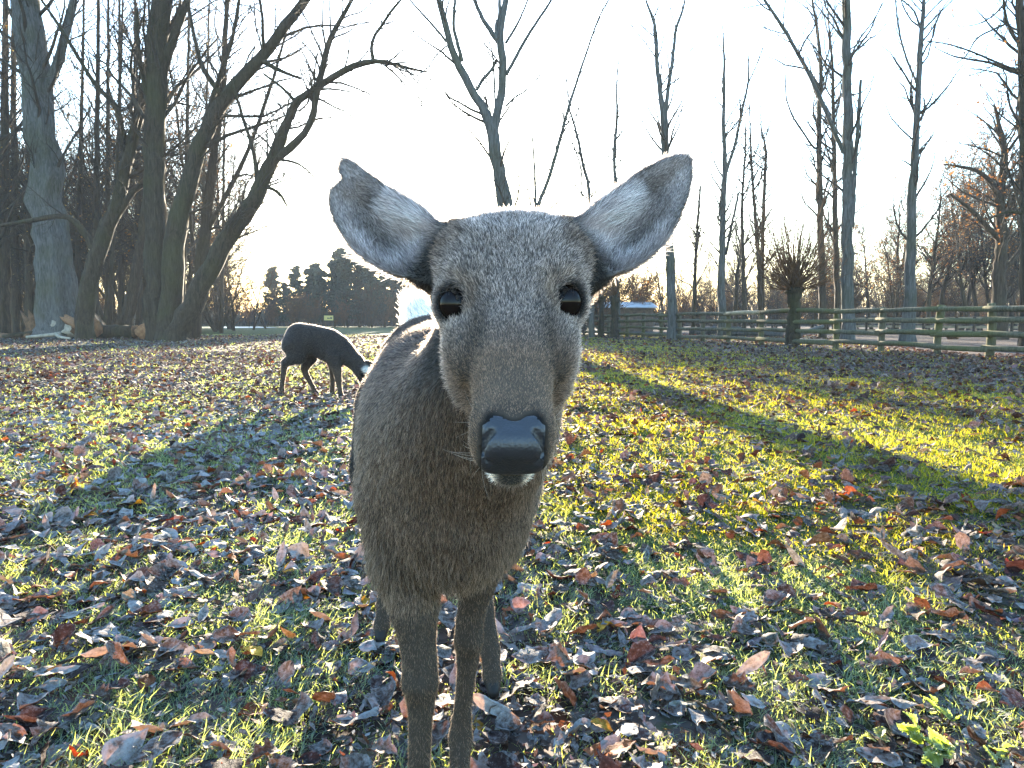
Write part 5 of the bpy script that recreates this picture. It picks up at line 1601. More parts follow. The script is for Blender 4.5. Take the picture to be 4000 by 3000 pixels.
# ------------------------------------------------------------------ the near deer
def build_near_deer():
    rng = np.random.default_rng(7)
    xs = grid_axis([(-0.44, 0.007), (-0.26, 0.0042), (-0.10, 0.0028), (0.10, 0.0042), 0.27])
    ys = grid_axis([(0.595, 0.0026), (0.99, 0.005), (1.12, 0.009), 2.16])
    zs = grid_axis([(-0.02, 0.008), (0.66, 0.0028), (1.00, 0.0042), 1.17])
    F = Field(xs, ys, zs)
    # --- trunk
    F.ell((-0.138, 1.36, 0.668), (0.136, 0.30, 0.176), 0.02)
    F.ell((-0.165, 1.60, 0.682), (0.143, 0.27, 0.158), 0.08)
    F.ell((-0.200, 1.80, 0.690), (0.142, 0.20, 0.172), 0.08)
    F.ell((-0.098, 1.15, 0.610), (0.118, 0.150, 0.160), 0.06)
    F.ell((-0.088, 1.115, 0.545), (0.076, 0.090, 0.108), 0.05)
    F.ell((-0.172, 1.18, 0.600), (0.050, 0.085, 0.145), 0.05)
    F.ell((-0.022, 1.20, 0.600), (0.052, 0.085, 0.150), 0.05)
    # --- neck
    F.cone((0.0, 0.955, 0.865), (-0.055, 1.07, 0.70), 0.080, 0.110, 0.06)
    F.cone((-0.055, 1.07, 0.70), (-0.10, 1.22, 0.64), 0.106, 0.135, 0.06)
    # --- front legs
    F.chain([(-0.184, 1.16, 0.56), (-0.172, 1.135, 0.475), (-0.157, 1.115, 0.390), (-0.147, 1.100, 0.310), (-0.146, 1.094, 0.278), (-0.146, 1.100, 0.240), (-0.150, 1.095, 0.120), (-0.151, 1.09, 0.09), (-0.152, 1.055, 0.035), (-0.152, 1.045, 0.012)],
            [0.070, 0.054, 0.0365, 0.0250, 0.0265, 0.0195, 0.0165, 0.0205, 0.0185, 0.0220], 0.03)
    F.chain([(-0.028, 1.22, 0.56), (-0.044, 1.235, 0.475), (-0.062, 1.245, 0.390), (-0.076, 1.248, 0.312), (-0.078, 1.243, 0.280), (-0.080, 1.250, 0.240), (-0.092, 1.250, 0.125), (-0.094, 1.25, 0.095), (-0.094, 1.215, 0.035), (-0.094, 1.205, 0.012)],
            [0.066, 0.050, 0.0330, 0.0225, 0.0240, 0.0180, 0.0155, 0.0200, 0.0180, 0.0215], 0.03)
    # --- hind legs
    F.chain([(-0.285, 1.78, 0.63), (-0.300, 1.70, 0.500), (-0.325, 1.945, 0.375), (-0.338, 1.93, 0.32), (-0.344, 1.905, 0.12), (-0.346, 1.90, 0.085), (-0.350, 1.865, 0.035), (-0.350, 1.838, 0.010)],
            [0.105, 0.085, 0.036, 0.026, 0.0195, 0.0225, 0.020, 0.015], 0.05)
    F.chain([(-0.120, 1.78, 0.63), (-0.105, 1.66, 0.500), (-0.092, 1.78, 0.350), (-0.086, 1.76, 0.30), (-0.056, 1.64, 0.11), (-0.052, 1.628, 0.080), (-0.046, 1.592, 0.035), (-0.042, 1.562, 0.010)],
            [0.105, 0.080, 0.034, 0.025, 0.0195, 0.0225, 0.020, 0.015], 0.05)
    # --- tail, raised
    F.cone((-0.228, 1.95, 0.80), (-0.256, 1.985, 0.880), 0.055, 0.030, 0.04)
    # --- head: lofted sections along the line of the face
    O = np.array([0.002, 0.625, 0.750])
    A = unit(np.array([0, 0.77, 0.64]))
    S = unit(np.array([0, 0.64, -0.77]))
    def H(x, t, s):
        return O + np.array([x - 0.05 * s, 0, 0]) + A * t + S * s
    tt = [-0.012, 0.000, 0.020, 0.050, 0.090, 0.140, 0.190, 0.240, 0.300, 0.350, 0.385, 0.400]
    ww = [0.018, 0.028, 0.0335, 0.0370, 0.0395, 0.0430, 0.0540, 0.0650, 0.0700, 0.0680, 0.056, 0.04]
    st = [0.014, 0.006, 0.002, 0.003, 0.004, 0.003, 0.000, -0.007, -0.014, -0.008, 0.010, 0.028]
    dd = [0.030, 0.045, 0.055, 0.063, 0.073, 0.090, 0.115, 0.130, 0.135, 0.115, 0.085, 0.05]
    sl, g = F.box(H(0, 0, 0) * 0 + np.array([-0.10, 0.595, 0.66]), np.array([0.10, 1.06, 1.03]), 0)
    q = [g[i] - O[i] for i in range(3)]
    t = q[1] * A[1] + q[2] * A[2]
    s = q[1] * S[1] + q[2] * S[2]
    q[0] = q[0] + 0.05 * s
    w = np.interp(t, tt, ww); s0 = np.interp(t, tt, st); D = np.interp(t, tt, dd)
    hs = D / 2
    n = 2.5
    r = (np.abs(q[0] / w) ** n + np.abs((s - s0 - hs) / hs) ** n) ** (1 / n)
    d = (r - 1) * np.minimum(w, hs)
    d = np.maximum(d, np.maximum(-0.004 - t, t - 0.392))
    F.add(sl, d.astype(np.float32), 0.03)
    for sx in (-1, 1):
        F.ell(H(sx * 0.056, 0.196, 0.056), (0.016, 0.046, 0.030), 0.020, [(1, 0, 0), A, S])      # below the eye
        F.ell(H(sx * 0.044, 0.208, 0.089), (0.029, 0.074, 0.046), 0.020, [(1, 0, 0), A, S])      # cheek
        F.cone(H(sx * 0.033, 0.168, 0.094), H(sx * 0.013, 0.055, 0.080), 0.024, 0.014, 0.016)     # jaw
        F.ell(H(sx * 0.054, 0.258, 0.020), (0.024, 0.040, 0.032), 0.026, [(1, 0, 0), A, S])      # brow above the eye
        F.ell(H(sx * 0.052, 0.170, 0.050), (0.013, 0.046, 0.020), 0.020, [(1, 0, 0), A, S])      # cheek bone
        F.cone(H(sx * 0.056, 0.310, 0.030), H(sx * 0.086, 0.328, 0.056), 0.040, 0.034, 0.035)     # ear root
        F.ell(H(sx * 0.022, 0.030, 0.036), (0.016, 0.034, 0.024), 0.014, [(1, 0, 0), A, S])      # upper lip
    F.ell(H(0, 0.038, 0.075), (0.025, 0.034, 0.017), 0.010, [(1, 0, 0), A, S])                    # chin
    # eyes: sockets and lids
    eyes = []
    for sx, e in ((-1, P(1757, 1186, 0.805)), (1, P(2231, 1176, 0.805))):
        ax = unit(np.array([sx * 0.52, -0.85, 0.04]))
        c = e - ax * 0.0165 + np.array([sx * 0.001, 0.001, 0])
        eyes.append((c, ax))
        F.ell(c, (0.0245, 0.0245, 0.0250), 0.014)
        F.ell(c + np.array([sx * 0.0065, 0.010, 0.0]), (0.0185, 0.022, 0.027), 0.010)
        up = unit(np.array([-sx * 0.10, 0, 1.0]) - ax * np.dot([-sx * 0.10, 0, 1.0], ax))
        sd = np.cross(up, ax)
        ax2 = unit(np.array([sx * 0.30, -0.95, 0.02]))
        o = c + ax2 * 0.022
        F.ell(o, (0.0158, 0.0208, 0.0215), 0.003, [sd, up, ax], cut=True)                         # lid opening
        F.ell(o + np.array([-sx * 0.0095, -0.004, -0.0125]), (0.0055, 0.010, 0.008), 0.004, cut=True)   # inner corner
        F.cone(o + np.array([-sx * 0.016, -0.008, -0.022]), o + np.array([-sx * 0.010, -0.020, -0.040]), 0.001, 0.001, 0.001)
        sl_, g_ = F.box(o - 0.06, o + 0.06, 0)
        a_ = o + np.array([-sx * 0.013, -0.002, -0.018]); b_ = o + np.array([-sx * 0.012, -0.022, -0.050])
        ab = b_ - a_
        pa = [g_[i] - a_[i] for i in range(3)]
        hh = np.clip(sum(pa[i] * ab[i] for i in range(3)) / (ab @ ab), 0, 1)
        dd_ = np.sqrt(sum((pa[i] - hh * ab[i]) ** 2 for i in range(3))) - 0.0035
        F.sub(sl_, dd_.astype(np.float32), 0.008)                                                # tear gland furrow
    # nose: pad with an upper facet, nostrils opening at its upper corners, lip below
    F.ell(H(0, 0.005, 0.020), (0.0255, 0.015, 0.017), 0.008, [(1, 0, 0), A, S])
    F.ell(H(0, 0.007, 0.040), (0.0225, 0.012, 0.016), 0.008, [(1, 0, 0), A, S])
    for sx in (-1, 1):
        F.ell(H(sx * 0.0205, 0.022, 0.011), (0.0090, 0.016, 0.009), 0.008, [(1, 0, 0), A, S])      # wing
        F.cone(H(sx * 0.0205, 0.004, 0.030), H(sx * 0.019, 0.006, 0.044), 0.0085, 0.009, 0.006)      # side lobe
        for p0, p1, rr in ((H(sx * 0.0195, 0.008, 0.005), H(sx * 0.0250, 0.004, 0.012), 0.0034), (H(sx * 0.0250, 0.004, 0.012), H(sx * 0.0275, 0.000, 0.023), 0.0030), (H(sx * 0.0275, 0.000, 0.023), H(sx * 0.0210, -0.008, 0.030), 0.0016)):
            sl_, g_ = F.box(p0 - 0.03, p0 + 0.03, 0)
            ab = p1 - p0
            pa = [g_[i] - p0[i] for i in range(3)]
            hh = np.clip(sum(pa[i] * ab[i] for i in range(3)) / (ab @ ab), 0, 1)
            F.sub(sl_, (np.sqrt(sum((pa[i] - hh * ab[i]) ** 2 for i in range(3))) - rr).astype(np.float32), 0.003)
    # ears: cupped shells traced as outlines at their own depth
    earL = [(1790, 890), (1725, 868), (1650, 800), (1545, 735), (1450, 672), (1385, 622), (1340, 606), (1316, 630), (1308, 668), (1322, 694), (1285, 728), (1272, 765), (1282, 830), (1313, 900), (1375, 985), (1440, 1032), (1520, 1072), (1610, 1102), (1700, 1112), (1790, 1060), (1810, 960)]
    earR = [(2190, 880), (2249, 850), (2310, 795), (2423, 712), (2500, 656), (2563, 622), (2630, 596), (2680, 588), (2708, 612), (2716, 660), (2705, 740), (2675, 830), (2633, 911), (2590, 970), (2537, 1015), (2480, 1050), (2410, 1082), (2330, 1108), (2260, 1100), (2190, 1030), (2170, 950)]
    ears = []
    for sx, poly in ((-1, earL), (1, earR)):
        Y0 = 0.895
        sm = catmull(poly, 4, True)
        pl = np.array([P(a, b, Y0)[[0, 2]] for a, b in sm])
        base = P(1700 if sx < 0 else 2280, 985, Y0)
        tip = P(1310 if sx < 0 else 2700, 665 if sx < 0 else 610, Y0)
        u = unit(tip - base); L = float(np.linalg.norm(tip - base))
        lo = np.array([pl[:, 0].min(), 0.80, pl[:, 1].min()]); hi = np.array([pl[:, 0].max(), 0.99, pl[:, 1].max()])
        sl, g = F.box(lo, hi, 0.02)
        x2, z2 = g[0][:, 0, :], g[2][:, 0, :]
        # perspective: outline was traced at Y0, scale each slice to its own distance
        sd = poly_sd(x2.astype(float), z2.astype(float), pl)
        qq = ((x2 - base[0]) * u[0] + (z2 - base[2]) * u[2]) / L
        cup = (0.040 - 0.020 * np.clip(qq, 0, 1)) * sstep(0.0, 0.042, -sd) ** 0.9
        lean = 0.010 * np.clip(qq, 0, 1.1)
        sheet = Y0 - 0.004 + lean + cup
        th = 0.0042 + 0.005 * sstep(0.45, 0.0, qq)
        dd_ = np.abs(g[1] - sheet[:, None, :]) * 0.72 - th[:, None, :]
        e = sd[:, None, :] + 0.003 + 0 * g[1]
        d = np.where((dd_ > 0) & (e > 0), np.sqrt(np.maximum(dd_, 0) ** 2 + np.maximum(e, 0) ** 2), np.maximum(dd_, e))
        F.add(sl, d.astype(np.float32), 0.020)
        ears.append((pl, base, u, L, Y0))
    V, Q = F.mesh()
    V = relax(V, Q, 3, 0.5)
    # the rim of the nose pad: slide nearby vertices onto it so that it is a clean line
    def nosef(V):
        q = V - O
        t = q @ A; s = q @ S; x = q[:, 0] + 0.05 * s; ax_ = np.abs(x)
        thr = 0.0215 - 0.25 * np.clip(s - 0.01, 0, 1) + 0.003 * sstep(0.005, 0.012, ax_) - 0.008 * sstep(0.018, 0.026, ax_) - 0.003 * np.exp(-(x / 0.007) ** 2)
        f = np.minimum(np.minimum(thr - t, 0.055 - s), (1.04 - ax_ / 0.0272) * 0.0272)
        return np.where((V[:, 1] < 1.02) & (V[:, 2] > 0.68) & (t < 0.06), f, -1.0)
    nrm = vnormals(V, Q)
    for it in range(2):
        f = nosef(V)
        b_ = np.nonzero(np.abs(f) < 0.0017)[0]
        g_ = np.stack([(nosef(V[b_] + e) - nosef(V[b_] - e)) / 4e-4 for e in np.eye(3) * 2e-4], 1)
        g_ -= (g_ * nrm[b_]).sum(1, keepdims=True) * nrm[b_]
        st_ = -f[b_][:, None] * g_ / np.maximum((g_ ** 2).sum(1, keepdims=True), 0.25)
        V[b_] += np.clip(st_, -0.0018, 0.0018)
    nrm = vnormals(V, Q)

    # --- where things are
    q = V - O
    t = q @ A; s = q @ S; q[:, 0] += 0.05 * s; ax_ = np.abs(q[:, 0])
    headm = (V[:, 1] < 1.02) & (V[:, 2] > 0.68)
    nf_ = nosef(V)
    nose = (nf_ > -0.0004).astype(float)
    nnear = sstep(-0.0055, -0.0005, nf_)
    hoof = (V[:, 2] < 0.032)
    eyed = np.min([np.linalg.norm(V - c, axis=1) for c, a in eyes], axis=0)
    eye_in = np.zeros(len(V), bool)
    eyeang = np.full(len(V), -1.0)
    for c, a in eyes:
        v = V - c
        dist = np.linalg.norm(v, axis=1)
        a2 = unit(np.array([np.sign(a[0]) * 0.30, -0.95, 0.02]))
        eye_in |= (dist < 0.0262) & ((v @ a2) / (dist + 1e-9) > 0.79)
        eyeang = np.where(dist < 0.05, np.maximum(eyeang, (v @ a2) / (dist + 1e-9)), eyeang)
    # --- ear coordinates
    inear = np.zeros(len(V), bool); earq = np.zeros(len(V)); earin = np.zeros(len(V)); earv = np.zeros(len(V)); earfront = np.zeros(len(V), bool); earside = np.zeros(len(V))
    for sx, (pl, base, u, L, Y0) in zip((-1, 1), ears):
        m = (V[:, 1] > 0.86) & (V[:, 1] < 1.0) & (V[:, 0] * sx > 0.07) & (V[:, 2] > 0.86)
        sd = poly_sd(V[m][:, 0], V[m][:, 2], pl)
        qq = ((V[m] - base) @ u) / L
        perp = np.cross(u, [0, 1, 0]) * sx
        mm = np.nonzero(m)[0]
        ok = (sd < 0.012)
        inear[mm[ok]] = True
        earq[mm[ok]] = qq[ok]; earin[mm[ok]] = -sd[ok]
        earv[mm[ok]] = ((V[m] - base) @ perp)[ok]
        earside[mm[ok]] = sx
        earfront[mm[ok]] = (nrm[mm[ok], 1] < -0.02)
    attr = dict(t=t, s=s, ax=ax_, nose=nose, eyed=eyed, inear=inear, earq=earq, earin=earin, earv=earv, earf=earfront)

    # --- coat colour, length, flow at every vertex
    n = len(V)
    grey = np.array([0.150, 0.125, 0.105])
    col = np.tile(grey, (n, 1))
    tip = np.tile(np.array([0.34, 0.30, 0.265]), (n, 1))
    length = np.full(n, 0.012)
    flow = np.tile(np.array([-0.15, 0.75, -0.60]), (n, 1))
    dens = np.full(n, 1.0)
    rad = np.full(n, 0.00034)
    lift = np.full(n, 0.34)
    bodym = V[:, 1] > 1.0
    # neck and chest: long, brown, hanging
    ch = sstep(1.36, 1.10, V[:, 1]) * sstep(0.95, 1.02, V[:, 1]) * sstep(0.36, 0.42, V[:, 2])
    ch = np.maximum(ch, sstep(0.80, 0.74, V[:, 2]) * sstep(0.72, 0.80, V[:, 1]) * (V[:, 2] > 0.4) * (V[:, 1] < 1.30) * (t > 0.07) * (~inear))
    col = mixc(col, [0.180, 0.125, 0.088], ch * 0.85)
    tip = mixc(tip, [0.46, 0.36, 0.275], ch * 0.85)
    length = length * (1 - ch) + 0.015 * ch
    flow = mixc(flow, [0.0, -0.12, -1.0], ch * 0.92)
    tuft = sstep(0.56, 0.45, V[:, 2]) * sstep(0.38, 0.42, V[:, 2]) * (V[:, 1] < 1.25)
    length = length + tuft * 0.014
    col = mixc(col, [0.20, 0.165, 0.125], tuft * 0.5); tip = mixc(tip, [0.45, 0.40, 0.33], tuft * 0.6)
    # flanks darker grey
    fl = sstep(1.12, 1.3, V[:, 1]) * (V[:, 2] > 0.45)
    col = mixc(col, [0.085, 0.070, 0.060], fl * 0.9); tip = mixc(tip, [0.27, 0.235, 0.205], fl * 0.85)
    dorsal = sstep(0.80, 0.86, V[:, 2]) * bodym * (V[:, 1] < 1.95)
    col = mixc(col, [0.07, 0.055, 0.045], dorsal * 0.6)
    # tail and rump patch white
    tl = ((V[:, 1] > 1.955) & (V[:, 2] > 0.70) | (np.hypot(V[:, 0] + 0.24, V[:, 1] - 1.975) < 0.075) & (V[:, 2] > 0.81)).astype(float)
    col = mixc(col, [0.60, 0.53, 0.44], tl); tip = mixc(tip, [0.85, 0.77, 0.66], tl)
    length = np.where(tl > 0, 0.046, length); flow = np.where(tl[:, None] > 0, np.array([-0.45, 0.05, 1.0]), flow)
    # legs
    lg = sstep(0.47, 0.36, V[:, 2])
    col = mixc(col, [0.105, 0.080, 0.060], lg); tip = mixc(tip, [0.21, 0.165, 0.125], lg)
    length = length * (1 - lg) + 0.0075 * lg
    flow = mixc(flow, [0, 0.1, -1.0], lg)
    lift = lift * (1 - lg) + 0.25 * lg
    rad = rad * (1 - lg) + 0.00026 * lg
    # head
    hm = headm & (t < 0.40) & (s < 0.135) & ~inear & (V[:, 1] < 1.0)
    w = hm.astype(float) * sstep(0.135, 0.105, s)
    headw = w
    up = np.stack([q[:, 0] * (1.2 + 9.0 * sstep(0.17, 0.28, t)), A[1] + 0 * t, A[2] + 0 * t], 1)
    flow = mixc(flow, [0, 0, 0], w) + up * w[:, None] + (w * sstep(0.03, 0.09, s))[:, None] * S * 0.7
    fc = mixc(np.tile([0.205, 0.145, 0.102], (n, 1)), np.tile([0.120, 0.104, 0.096], (n, 1)), sstep(0.10, 0.17, t))
    ft = mixc(np.tile([0.42, 0.30, 0.215], (n, 1)), np.tile([0.62, 0.57, 0.545], (n, 1)), sstep(0.10, 0.19, t))
    side = sstep(0.026, 0.040, ax_) * sstep(0.19, 0.12, t)  # shade of the form painted in: muzzle sides coloured darker than the bridge
    fc = mixc(fc, [0.085, 0.064, 0.048], side * 0.75); ft = mixc(ft, [0.26, 0.20, 0.15], side * 0.6)
    muz = sstep(0.10, 0.03, t) * sstep(0.02, 0.05, s) * sstep(0.018, 0.03, ax_)
    fc = mixc(fc, [0.26, 0.20, 0.145], muz * 0.7); ft = mixc(ft, [0.48, 0.39, 0.29], muz * 0.7)
    dk = np.exp(-((t - 0.165) / 0.042) ** 2 - ((ax_ - 0.037) / 0.011) ** 2) * sstep(0.05, 0.015, s)
    fc = mixc(fc, [0.05, 0.042, 0.036], dk * 0.8); ft = mixc(ft, [0.16, 0.14, 0.12], dk * 0.7)
    tmp = sstep(0.046, 0.062, ax_) * sstep(0.25, 0.30, t)
    fc = mixc(fc, [0.075, 0.052, 0.036], tmp * 0.8); ft = mixc(ft, [0.20, 0.15, 0.105], tmp * 0.75)
    lidp = np.exp(-((eyed - 0.0375) / 0.0045) ** 2) * sstep(0.2, 0.6, eyeang)
    fc = mixc(fc, [0.20, 0.155, 0.12], lidp * 0.7); ft = mixc(ft, [0.50, 0.42, 0.35], lidp * 0.7)
    er = sstep(0.0335, 0.0275, eyed) * sstep(0.50, 0.70, eyeang)
    fc = mixc(fc, [0.022, 0.017, 0.015], er * 0.95); ft = mixc(ft, [0.05, 0.04, 0.035], er * 0.9)
    chin = sstep(0.048, 0.058, s) * sstep(0.09, 0.06, t) * (ax_ < 0.045)
    dkchin = chin * sstep(0.015, 0.009, ax_) * 0.9
    fc = mixc(fc, [0.62, 0.57, 0.50], chin); ft = mixc(ft, [0.85, 0.81, 0.74], chin)
    fc = mixc(fc, [0.03, 0.025, 0.022], dkchin); ft = mixc(ft, [0.06, 0.05, 0.045], dkchin)
    ntop = sstep(0.055, 0.032, t) * sstep(0.02, 0.0, s) * sstep(0.03, 0.018, ax_)
    fc = mixc(fc, [0.07, 0.055, 0.045], ntop * 0.7)
    nc = np.exp(-((t - 0.020) / 0.012) ** 2 - ((ax_ - 0.023) / 0.007) ** 2) * sstep(0.03, 0.012, s)
    fc = mixc(fc, [0.012, 0.010, 0.010], nc); ft = mixc(ft, [0.02, 0.017, 0.016], nc)
    col = mixc(col, fc * 1.0, w) if False else col * (1 - w[:, None]) + fc * w[:, None]
    tip = tip * (1 - w[:, None]) + ft * w[:, None]
    hl = 0.0045 + 0.0085 * sstep(0.06, 0.30, t) + 0.011 * sstep(0.05, 0.12, s)
    length = length * (1 - w) + hl * w
    rad = rad * (1 - w) + (0.00019 + 0.00010 * sstep(0.08, 0.25, t)) * w
    lift = lift * (1 - w) + 0.36 * w
    length = np.where(hm, length * (1 - 0.70 * sstep(0.036, 0.0265, eyed) * sstep(0.40, 0.78, eyeang)), length)
    dens = dens + 1.6 * w
    # ears
    iv = inear.astype(float) * sstep(0.0, 0.12, earq)
    fr = iv * earfront
    bk = iv * (~earfront)
    col = mixc(col, [0.110, 0.092, 0.078], bk); tip = mixc(tip, [0.30, 0.265, 0.23], bk)
    length = length * (1 - iv) + 0.009 * iv
    rim = sstep(0.013, 0.003, earin)
    # inner face: pale long hairs on the head side, dark hollow low down and towards the tip
    inner = np.array([0.36, 0.305, 0.295])
    ic = np.tile(inner, (n, 1)); it = np.tile([0.66, 0.60, 0.58], (n, 1))
    vv = earv / 0.045                                            # + = upper edge
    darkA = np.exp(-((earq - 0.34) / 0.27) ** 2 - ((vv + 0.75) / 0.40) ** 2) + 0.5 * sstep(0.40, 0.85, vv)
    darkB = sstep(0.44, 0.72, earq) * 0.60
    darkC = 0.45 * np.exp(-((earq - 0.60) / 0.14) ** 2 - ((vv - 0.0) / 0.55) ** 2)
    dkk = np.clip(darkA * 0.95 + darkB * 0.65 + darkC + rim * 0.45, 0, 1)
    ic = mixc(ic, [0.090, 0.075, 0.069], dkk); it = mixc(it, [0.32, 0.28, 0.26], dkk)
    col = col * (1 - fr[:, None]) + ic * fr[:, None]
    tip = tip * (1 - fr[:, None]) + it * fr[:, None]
    pale = fr * (1 - dkk) * sstep(0.75, 0.35, earq)
    length = length * (1 - pale) + 0.034 * pale
    for sx, (pl, base, u, L, Y0) in zip((-1, 1), ears):
        m = inear & (V[:, 0] * sx > 0)
        perp = np.cross(u, [0, 1, 0]) * sx
        if perp[2] < 0: perp = -perp
        f = u[None, :] * 1.0 - perp[None, :] * (0.45 * (vv[m])[:, None]) * pale[m][:, None] + perp[None, :] * 0.3
        ww_ = iv[m][:, None]
        flow[m] = flow[m] * (1 - ww_) + f * ww_
    length = length + 0.001 * iv * rim
    rad = rad * (1 - iv) + 0.00024 * iv
    lift = lift * (1 - iv) + 0.26 * iv
    dens = dens + 1.2 * iv
    dens = np.where((nose > 0) | hoof | eye_in, 0.0, dens * (1 - 0.5 * nnear))
    length = length * (1 - 0.45 * nnear)
    col = mixc(col, [0.02, 0.017, 0.016], nnear * 0.85); tip = mixc(tip, [0.05, 0.042, 0.036], nnear * 0.7)
    # less where the camera cannot see (far side, underside)
    cv_ = np.array([0, 0, CAM_H]) - V
    facing = (unit(cv_) * nrm).sum(1)
    dens = dens * np.where(facing > -0.55, 1.0, 0.25)
    far = np.clip(np.linalg.norm(cv_, axis=1) / 0.9, 0.8, 2.2)
    dens = dens / far ** 1.3
    rad = rad * far ** 0.6

    # --- objects
    root = empty('deer', (float(-0.12), 1.4, 0.0))
    tag(root, 'grey-brown deer facing the camera with both ears spread wide', 'deer', 'deer on the meadow')
    inv = np.array([-0.12, 1.4, 0.0])
    Vl = V - inv
    fm_n = nose[Q].min(1) > 0.5
    fm_h = hoof[Q].mean(1) > 0.5
    def sub(mask):
        q_ = Q[mask]
        ids, invx = np.unique(q_, return_inverse=True)
        return Vl[ids], invx.reshape(q_.shape), ids
    v_, f_, ids = sub(~fm_n & ~fm_h)
    me = mesh_data('body', v_, f_, [M['skin']])
    vcol(me, 'coat', (col * (0.25 + 0.75 * np.maximum(tl, fr)[:, None]) + tip * 0.06)[ids])
    link('body', me, root)
    v_, f_, ids = sub(fm_n)
    o = link('nose', mesh_data('nose', v_, f_, [M['nose']]), root)
    o['label'] = 'bare moist black nose pad'
    # hooves: one mesh per foot
    for cx, cy_ in ((-0.152, 1.06), (-0.094, 1.22), (-0.350, 1.87), (-0.046, 1.60)):
        cen = V[Q].mean(1)
        m = fm_h & (np.hypot(cen[:, 0] - cx, cen[:, 1] - cy_) < 0.07)
        if m.any():
            v_, f_, ids = sub(m)
            link('hoof', mesh_data('hoof', v_, f_, [M['hoof']]), root)
    for c, a in eyes:
        bm = bmesh.new()
        bmesh.ops.create_uvsphere(bm, u_segments=40, v_segments=24, radius=0.0230)
        me = bpy.data.meshes.new('eye'); bm.to_mesh(me); bm.free()
        for p in me.polygons: p.use_smooth = True
        me.materials.append(M['eye'])
        o = link('eye', me, root, tuple(c - inv))
        o.rotation_euler = Vector(a).to_track_quat('Z', 'Y').to_euler()
    # --- fur
    nf = NFUR
    T, wts = tri_sample(V, Q, nf, dens, rng)
    def at(a):
        return (a[T] * (wts[:, :, None] if a.ndim == 2 else wts)).sum(1)
    rp = at(V); rn = unit(at(nrm)); rf = at(flow)
    ok = nose[T].max(1) < 0.5
    fd = 0.09 + 0.15 * ch + 0.36 * lg
    fd = fd * (1 - headw) + 0.44 * headw
    fd = fd * (1 - iv) + (0.42 + 0.62 * fr * (1 - dkk)) * iv
    fd = np.maximum(fd, np.maximum(tl, chin * headw * 0.9))
    fdk = at(fd)[:, None]
    wm = at(np.maximum(np.maximum(headw, ch), lg))[:, None]
    warm = np.array([1.0, 0.98, 1.0]) * (1 - wm) + np.array([1.20, 1.0, 0.87]) * wm
    c1 = at(col) * fdk * warm; c2 = at(tip) * fdk * warm
    # agouti: streaks and single pale or dark hairs
    streak = vnoise(rp * np.array([260, 260, 90]), 3)
    cl = vnoise(rp * 60, 5)
    br = (0.62 + 0.76 * rng.random(nf)) * (0.72 + 0.56 * cl)
    c1 = c1 * br[:, None]
    dark = (rng.random(nf) < 0.42)
    tb = np.where(dark, 0.22, 1.35) * (0.55 + 0.90 * streak)
    c2 = np.clip(c2 * tb[:, None], 0, 0.85)
    ln = at(length) * (0.65 + 0.6 * rng.random(nf)) * (0.8 + 0.4 * cl)
    clump = np.stack([vnoise(rp * 75, k) - 0.5 for k in (11, 12, 13)], 1)
    rf = unit(rf) + clump * (0.22 + 0.38 * at(np.maximum(headw * sstep(0.06, 0.2, t) * 1.3, ch)))[:, None]
    fur_object('fur', (rp - inv)[ok], rn[ok], rf[ok], ln[ok], at(rad)[ok], c1[ok], c2[ok], rng, M['fur'], root, npt=5, lift=at(lift)[ok], droop=0.12)
    # whiskers and lashes
    wr, wn_, wf, wl_ = [], [], [], []
    for i in range(46):
        sx = rng.choice([-1, 1])
        p = H(sx * rng.uniform(0.020, 0.034), rng.uniform(0.015, 0.075), rng.uniform(0.030, 0.066))
        wr.append(p - inv); wn_.append(unit(np.array([sx, -0.4, -0.35]))); wf.append(np.array([sx * 0.7, rng.uniform(-0.4, 0.5), rng.uniform(-1.0, 0.2)])); wl_.append(rng.uniform(0.02, 0.055))
    for c, a in eyes:
        sx = np.sign(a[0])
        for i in range(90):
            th = rng.uniform(0.15, 2.4)
            upv = unit(np.array([0, 0, 1.0]) - a * a[2]); sdv = np.cross(upv, a) * sx
            p = c + unit(a * 0.80 + (upv * math.sin(th) * 0.62 + sdv * -math.cos(th) * 0.5)) * 0.0235
            wr.append(p - inv); wn_.append(unit(a + upv * 0.3)); wf.append(upv * 0.4 + sdv * (0.8 * -math.cos(th)) + a * 0.8 - np.array([0, 0, 0.2])); wl_.append(rng.uniform(0.008, 0.015))
    wr = np.array(wr); k = len(wr)
    dkc = np.tile([0.03, 0.025, 0.022], (k, 1)); dkc[:46] = [0.35, 0.3, 0.25]
    fur_object('whisker', wr, np.array(wn_), np.array(wf), np.array(wl_), np.where(np.arange(k) < 46, 0.00013, 0.00022), dkc, dkc, rng, M['fur'], root, lift=np.full(k, 0.5), jit=0.1)
    return root
